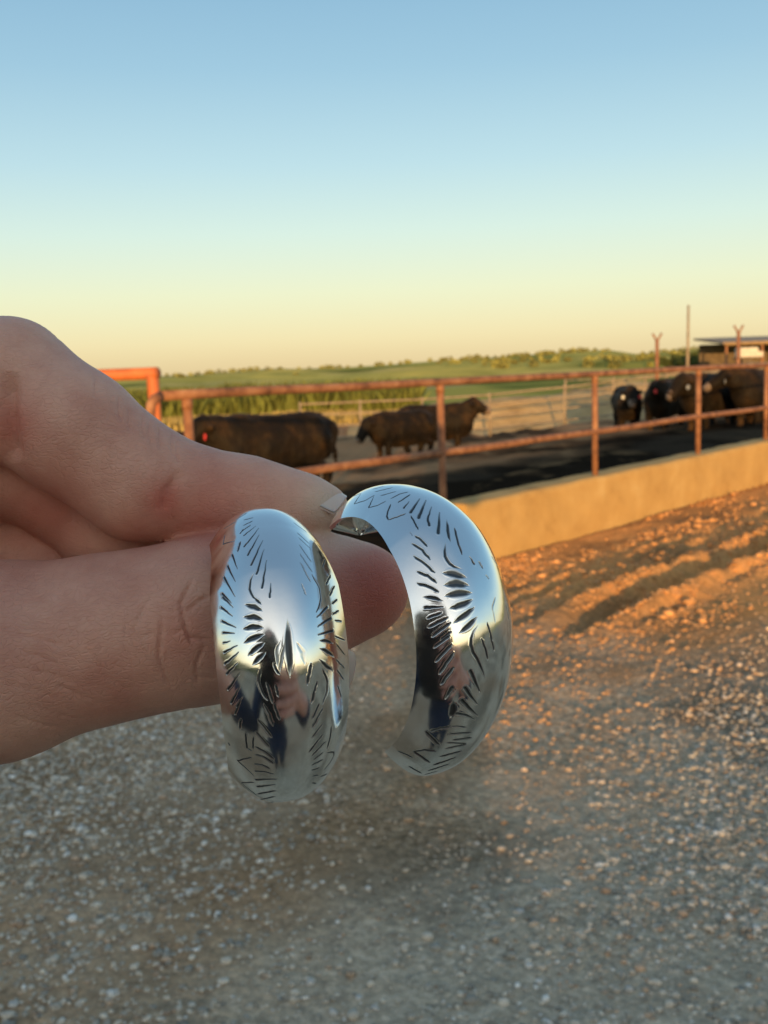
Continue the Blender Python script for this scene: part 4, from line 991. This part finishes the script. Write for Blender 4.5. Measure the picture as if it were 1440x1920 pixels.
# kinds: m even stroke with pointed ends, l leaf, a wide at the start, b wide at the end
E1 = [S(1, [(480, 270), (370, 355)], 11, 'b'), S(1, [(505, 290), (375, 455)], 13, 'b'), S(1, [(510, 350), (405, 530)], 13, 'b'), S(1, [(540, 400), (435, 620)], 14, 'b'), S(1, [(552, 480), (485, 700)], 14, 'b'), S(1, [(575, 575), (535, 825)], 14, 'b'), S(1, [(612, 780), (605, 910)], 13, 'b'),
      S(1, [(370, 215), (455, 195)], 9), S(1, [(365, 265), (450, 225)], 9), S(1, [(350, 318), (430, 262)], 9), S(1, [(340, 410), (315, 500)], 12), S(1, [(365, 300), (335, 340)], 9),
      S(1, [(310, 655), (265, 530)], 12, 'b'), S(1, [(292, 770), (225, 630)], 13, 'b'), S(1, [(290, 905), (190, 730)], 14, 'b'), S(1, [(255, 960), (175, 880)], 15, 'b'),
      S(1, [(190, 295), (290, 235)], 7), S(1, [(285, 405), (185, 432)], 9, 'b'), S(1, [(185, 432), (200, 350)], 6), S(1, [(300, 215), (400, 150)], 7),
      S(1, [(465, 685), (430, 760), (420, 850), (460, 915), (520, 960)], 15, 'l'),
      S(1, [(820, 240), (940, 330)], 9, 'm', .7), S(1, [(850, 330), (960, 430)], 10, 'm', .7), S(1, [(865, 375), (975, 480)], 10, 'm', .6), S(1, [(870, 440), (975, 590)], 11, 'm', .6), S(1, [(875, 520), (985, 680)], 11, 'm', .6), S(1, [(880, 600), (970, 770)], 12, 'm', .6), S(1, [(890, 790), (930, 890)], 14, 'm', .5),
      S(1, [(985, 710), (1050, 830), (1065, 930), (1050, 1000), (1020, 1045)], 10), S(1, [(1100, 570), (1080, 640)], 11), S(1, [(1150, 710), (1110, 800)], 13), S(1, [(1185, 810), (1140, 900)], 13), S(1, [(1210, 930), (1165, 970)], 12),
      S(2, [(275, 90), (180, 0)], 13, 'b'), S(2, [(265, 170), (165, 90)], 14, 'b'), S(2, [(300, 275), (175, 215)], 14, 'b'), S(2, [(290, 325), (180, 320)], 13, 'b'), S(2, [(250, 395), (185, 410)], 10, 'b'), S(2, [(310, 435), (190, 495)], 13, 'b'), S(2, [(325, 495), (200, 600)], 15, 'b'),
      S(2, [(315, 590), (215, 690)], 15, 'b'), S(2, [(330, 690), (230, 830)], 16, 'b'), S(2, [(335, 800), (260, 950)], 16, 'b'), S(2, [(355, 900), (310, 985)], 16, 'b'),
      S(2, [(375, 65), (470, 85), (540, 125)], 34, 'l'), S(2, [(365, 180), (460, 175), (548, 205)], 36, 'l'), S(2, [(360, 288), (450, 262), (550, 275)], 36, 'l'), S(2, [(370, 412), (450, 365), (555, 335)], 36, 'l'), S(2, [(405, 528), (470, 465), (560, 410)], 30, 'l'), S(2, [(450, 610), (510, 545), (570, 495)], 28, 'l'), S(2, [(460, 0), (530, 65)], 16, 'l'),
      S(2, [(765, 200), (770, 420), (790, 720)], 46, 'l', 1.1), S(2, [(745, 380), (700, 600), (695, 690)], 20, 'l', .8), S(2, [(700, 390), (660, 470), (680, 640)], 18, 'l', .8),
      S(2, [(520, 650), (500, 760), (530, 850), (580, 920)], 16), S(2, [(575, 770), (600, 850), (630, 950)], 15), S(2, [(640, 590), (655, 650), (690, 690)], 14), S(2, [(655, 790), (680, 890)], 14),
      S(2, [(1120, 85), (1030, 180)], 17, 'a'), S(2, [(1155, 185), (1035, 265)], 18, 'a'), S(2, [(1170, 300), (1040, 335)], 18, 'a'), S(2, [(1180, 415), (1115, 390), (1050, 390)], 20, 'l'), S(2, [(1190, 540), (1110, 480), (1050, 460)], 24, 'l'), S(2, [(1180, 665), (1110, 620), (1050, 560)], 24, 'l'),
      S(2, [(975, 600), (945, 780)], 20), S(2, [(1080, 650), (1120, 740), (1120, 850), (1080, 960)], 15), S(2, [(1030, 760), (980, 950)], 17),
      S(2, [(1225, 120), (1170, 150)], 11), S(2, [(1250, 215), (1190, 210)], 11), S(2, [(1280, 390), (1190, 350)], 11), S(2, [(1280, 520), (1200, 420)], 12), S(2, [(1280, 640), (1200, 560)], 12), S(2, [(1270, 740), (1210, 650)], 12), S(2, [(1215, 790), (1250, 900)], 10),
      S(2, [(840, 400), (900, 490), (920, 610)], 34, 'l', .35),
      S(3, [(330, 0), (290, 95)], 14), S(3, [(345, 130), (335, 220)], 14), S(3, [(495, 140), (550, 210), (620, 300)], 17), S(3, [(480, 250), (540, 320), (600, 390)], 17), S(3, [(480, 385), (560, 430), (640, 495)], 15), S(3, [(475, 455), (560, 480), (635, 535)], 15), S(3, [(465, 540), (530, 545), (600, 580)], 14), S(3, [(475, 605), (560, 610), (640, 630)], 14, 'a'),
      S(3, [(480, 680), (665, 675)], 17, 'a'), S(3, [(495, 745), (650, 725)], 17, 'a'), S(3, [(495, 810), (655, 780)], 16, 'm'), S(3, [(510, 862), (650, 832)], 16), S(3, [(550, 900), (640, 880)], 14), S(3, [(590, 922), (620, 920)], 9),
      S(3, [(440, 480), (315, 510)], 11), S(3, [(315, 510), (380, 570), (465, 650)], 12, 'a'), S(3, [(460, 705), (345, 710)], 10), S(3, [(345, 710), (420, 770), (490, 825)], 12), S(3, [(400, 838), (490, 852)], 12), S(3, [(230, 350), (245, 372)], 9),
      S(3, [(550, 0), (600, 100), (635, 195)], 14), S(3, [(640, 0), (690, 140)], 14), S(3, [(385, 260), (400, 400), (440, 420)], 13), S(3, [(455, 300), (455, 400)], 10),
      S(3, [(1050, 0), (990, 130)], 14), S(3, [(1080, 40), (990, 210)], 14), S(3, [(1080, 180), (985, 300)], 13), S(3, [(1085, 270), (960, 430)], 13), S(3, [(1105, 340), (985, 465)], 14), S(3, [(1080, 440), (1000, 500)], 12), S(3, [(1080, 500), (985, 550)], 12), S(3, [(1050, 575), (985, 595)], 12), S(3, [(1040, 640), (990, 650)], 10), S(3, [(1020, 715), (985, 710)], 9),
      S(3, [(1160, 200), (1150, 290), (1120, 400)], 11), S(3, [(1120, 440), (1165, 428), (1190, 440), (1160, 510), (1095, 590)], 11), S(3, [(1120, 630), (1060, 655)], 12)]
E2 = [S(4, [(320, 235), (400, 195), (465, 168)], 8), S(4, [(465, 168), (405, 260)], 11, 'b'), S(4, [(405, 262), (500, 235), (585, 185)], 8), S(4, [(585, 185), (535, 295)], 11, 'b'), S(4, [(535, 297), (620, 275), (690, 238)], 8), S(4, [(730, 268), (695, 370), (710, 408)], 12), S(4, [(710, 408), (790, 380), (865, 350)], 11),
      S(4, [(570, 130), (670, 105)], 9), S(4, [(590, 155), (750, 115)], 9), S(4, [(640, 190), (780, 150)], 9), S(4, [(735, 215), (810, 175), (890, 155)], 10), S(4, [(905, 180), (800, 250)], 12), S(4, [(900, 240), (850, 300)], 14, 'b'), S(4, [(995, 215), (910, 340)], 22, 'b'), S(4, [(1050, 230), (985, 385)], 24, 'b'), S(4, [(1100, 290), (1065, 400), (1078, 455)], 18, 'b'), S(4, [(1170, 340), (1160, 525)], 24, 'b'), S(4, [(1235, 400), (1250, 540), (1275, 615)], 22, 'l'), S(4, [(1305, 480), (1340, 620), (1375, 715)], 16),
      S(4, [(915, 370), (980, 495)], 11), S(4, [(905, 515), (930, 550)], 7, 'm', .5), S(4, [(955, 550), (1010, 590), (1060, 645)], 15), S(4, [(925, 620), (1010, 670), (1085, 760)], 16), S(4, [(940, 735), (1040, 800), (1125, 880)], 16),
      S(4, [(1225, 605), (1215, 720), (1250, 790), (1310, 830), (1385, 855)], 21, 'l'),
      S(5, [(260, 190), (370, 240), (470, 310)], 22), S(5, [(260, 325), (390, 360), (490, 420)], 22), S(5, [(315, 475), (430, 485), (540, 525)], 28, 'l'), S(5, [(340, 598), (540, 585)], 24, 'a'), S(5, [(360, 715), (530, 655)], 20), S(5, [(380, 815), (595, 710)], 24), S(5, [(420, 920), (620, 770)], 26), S(5, [(520, 960), (630, 870)], 22),
      S(5, [(535, 205), (660, 215), (810, 260)], 62, 'l'), S(5, [(550, 345), (700, 320), (840, 350)], 72, 'l'), S(5, [(565, 465), (720, 430), (870, 430)], 62, 'l'), S(5, [(610, 610), (740, 570), (885, 505)], 50, 'l'), S(5, [(660, 770), (780, 690), (905, 590)], 44, 'l'), S(5, [(725, 885), (820, 810), (930, 700)], 42, 'l'),
      S(5, [(935, 800), (870, 890), (850, 1000), (880, 1100), (945, 1200), (985, 1300), (1020, 1400)], 30, 'l'), S(5, [(845, 20), (890, 100)], 24, 'b'), S(5, [(950, 80), (990, 150)], 22, 'm', .8), S(5, [(1030, 230), (1060, 270)], 18, 'm', .6), S(5, [(1130, 480), (1100, 600), (1130, 760)], 16, 'm', .35), S(5, [(1040, 770), (1100, 960)], 18),
      S(5, [(1090, 20), (1150, 120)], 14, 'm', .7), S(5, [(1250, 290), (1270, 390)], 12), S(5, [(1245, 520), (1290, 740)], 12), S(5, [(1325, 750), (1335, 900)], 12),
      S(6, [(440, 145), (620, 10)], 24), S(6, [(460, 300), (640, 110)], 28), S(6, [(500, 440), (660, 210)], 30), S(6, [(520, 560), (660, 370)], 28), S(6, [(645, 595), (570, 720)], 34, 'a'), S(6, [(625, 940), (655, 850), (660, 750)], 60, 'l'),
      S(6, [(980, 50), (1020, 160), (1050, 280)], 20), S(6, [(1075, 0), (1120, 180)], 18), S(6, [(850, 410), (900, 520), (955, 640)], 32, 'a'), S(6, [(790, 600), (860, 700), (930, 780)], 32, 'a'), S(6, [(755, 740), (840, 830), (930, 910)], 36, 'a'), S(6, [(700, 890), (800, 905), (900, 955)], 32, 'a'),
      S(7, [(700, 370), (810, 335), (920, 320)], 22), S(7, [(650, 370), (720, 440), (800, 520)], 26), S(7, [(940, 310), (1100, 320)], 16), S(7, [(910, 400), (1160, 380)], 22), S(7, [(960, 465), (1160, 440)], 22), S(7, [(890, 495), (1100, 505)], 16), S(7, [(880, 560), (1100, 515)], 20), S(7, [(820, 650), (1050, 590)], 24), S(7, [(740, 745), (990, 660)], 24), S(7, [(680, 810), (910, 735)], 22), S(7, [(640, 855), (780, 815)], 18),
      S(7, [(760, 590), (640, 575), (515, 595)], 18), S(7, [(515, 595), (600, 650), (690, 715)], 24), S(7, [(460, 760), (600, 840)], 20), S(7, [(340, 590), (500, 660)], 14), S(7, [(180, 740), (300, 790)], 12)]

def earring(pose, strokes, label):
    f1, f2, cx, cy, d, yaw, pit, rol = pose
    R, a_, b_, e_, w0 = SHP
    Nn_, Mm = 1150, 560
    def grid(n, m, inner=0.0):
        ph = -f2 + (f1 + f2) * np.linspace(0, 1, n); vv = np.linspace(-1, 1, m)
        u = np.where(ph > 0, ph / f1, -ph / f2)
        wr = np.where(ph > 0, smooth_interp(u, KU, K1), smooth_interp(u, KU, K2))
        # rounded tips
        w = w0 * wr * np.sqrt(np.clip(1 - np.clip((u - .975) / .0252, 0, 1) ** 2, .0, 1)); bb = b_ * wr
        r = R + bb[:, None] * (1 - np.abs(vv[None]) ** e_)
        L = np.stack([w[:, None] * vv[None], r * np.sin(ph)[:, None], a_ * r * np.cos(ph)[:, None]], -1)
        return L.reshape(-1, 3)
    cyw, syw = math.cos(yaw), math.sin(yaw); cp, sp = math.cos(pit), math.sin(pit); cr, sr = math.cos(rol), math.sin(rol)
    Rm = np.array([[cr, -sr, 0], [sr, cr, 0], [0, 0, 1]]) @ np.array([[1, 0, 0], [0, cp, -sp], [0, sp, cp]]) @ np.array([[cyw, 0, syw], [0, 1, 0], [-syw, 0, cyw]])
    C0 = P(cx, cy, d * SL)
    towW = lambda L: C0 + ((L @ Rm.T) * SL) @ np.stack([CR, CU, -CF])
    V = towW(grid(Nn_, Mm)); Gd = V.reshape(Nn_, Mm, 3)
    dphi = np.gradient(Gd, axis=0); dv = np.gradient(Gd, axis=1)
    Nr = np.cross(dv, dphi); Nr /= np.linalg.norm(Nr, axis=2)[..., None] + 1e-12
    cen = towW(np.zeros((1, 3)))[0]
    flip = np.sign(np.mean(np.sum(Nr * (Gd - cen), 2))); Nr *= flip
    Nf = Nr.reshape(-1, 3)
    X, Y, D = project(V)
    vis = (np.sum(Nf * (V - EYE), 1) < 0)
    # coarse set for picking
    pick = np.nonzero(vis)[0][::3]; px_, py_ = X[pick], Y[pick]
    groove = np.zeros(len(V)); h = np.zeros(len(V))
    for pts, w, kind, dep in strokes:
        pts = np.array(pts); sgl = np.concatenate([[0], np.cumsum(np.hypot(*np.diff(pts, axis=0).T))]); q = np.linspace(0, sgl[-1], 9)
        pp = np.stack([np.interp(q, sgl, pts[:, 0]), np.interp(q, sgl, pts[:, 1])], 1)
        W3 = []
        for x, y in pp:
            dd = (px_ - x) ** 2 + (py_ - y) ** 2; i = int(np.argmin(dd))
            if dd[i] < 9: W3.append(V[pick[i]])
        if len(W3) < 2: continue
        W3 = np.array(W3); wm = .5 * (w * 1.28 + .45) * .131 * SL / FP
        lo, hi = W3.min(0) - 4 * wm, W3.max(0) + 4 * wm
        k = np.nonzero(np.all((V > lo) & (V < hi), 1))[0]; Vk = V[k]
        best = np.full(len(k), 1e9); bt = np.zeros(len(k)); n = len(W3) - 1
        for i in range(n):
            A_, B_ = W3[i], W3[i + 1]; ab = B_ - A_; l2 = ab @ ab
            if l2 < 1e-14: continue
            t = np.clip((Vk - A_) @ ab / l2, 0, 1); dd = np.linalg.norm(Vk - A_ - t[:, None] * ab, axis=1); uu = dd < best; best[uu] = dd[uu]; bt[uu] = (i + t[uu]) / n
        s_ = np.clip(bt, 0, 1)
        tap = {'m': np.clip(np.sin(math.pi * np.clip(s_, .03, .97)) * 2.4, 0, 1) ** .35, 'l': np.sin(math.pi * np.clip(s_, .02, .98)) ** .75, 'a': np.clip(1.08 - .6 * s_, 0, 1), 'b': np.clip(.42 + .65 * s_, 0, 1)}[kind]
        ww = wm * tap + 1e-7
        x = best / ww
        g = 1 / (1 + (x / 1.0) ** 8) * np.clip(tap * 1.4, 0, 1) * (.65 + .35 * dep)
        groove[k] = np.maximum(groove[k], g * (dep if dep < .9 else 1))
        # v-cut with a small raised burr on its edge
        cut = np.clip(1 - x, 0, 1) - .12 * np.exp(-((x - 1.45) / .35) ** 2)
        hk = -np.minimum(ww * .75, .00011) * cut * dep
        h[k] = np.where(np.abs(hk) > np.abs(h[k]), hk, h[k])
    Vd = V + Nf * h[:, None]
    ii = (np.arange(Nn_ - 1)[:, None] * Mm + np.arange(Mm - 1)[None]).ravel()
    Q = np.stack([ii, ii + 1, ii + Mm + 1, ii + Mm], 1)
    if flip < 0: Q = Q[:, ::-1]
    # hollow inside, .7 mm thick with a rounded rim
    st_i = np.unique(np.concatenate([np.arange(0, Nn_, 6), [Nn_ - 1]])); st_j = np.unique(np.concatenate([np.arange(0, Mm, 6), [Mm - 1]]))
    Gi = Gd[np.ix_(st_i, st_j)]; Ni = Nr[np.ix_(st_i, st_j)]; ni, mi = len(st_i), len(st_j)
    ej = np.minimum(np.arange(mi), mi - 1 - np.arange(mi)) / 4.0; ei = np.minimum(np.arange(ni), ni - 1 - np.arange(ni)) / 5.0
    rim = np.minimum(np.clip(ej[None, :], 0, 1), np.clip(ei[:, None], 0, 1)); rim = np.sqrt(1 - (1 - rim) ** 2)
    Vi = (Gi - Ni * (rim * .0007)[..., None]).reshape(-1, 3)
    jj = (np.arange(ni - 1)[:, None] * mi + np.arange(mi - 1)[None]).ravel() + len(V)
    Qi = np.stack([jj, jj + mi, jj + mi + 1, jj + 1], 1)
    if flip < 0: Qi = Qi[:, ::-1]
    root = empty('earring', tuple(C0)); tag(root, label, 'earring', 'pair of engraved silver hoop earrings')
    mesh_np('domed_hoop', np.concatenate([Vd, Vi]) - C0, np.concatenate([Q, Qi]), M_SILVER, root, attrs={'groove': np.concatenate([groove, np.zeros(len(Vi))])})
earring(POSES[0], E1, 'left domed silver hoop earring with feather engraving, seen face on')
earring(POSES[1], E2, 'right domed silver hoop earring turned sideways showing its curved profile')
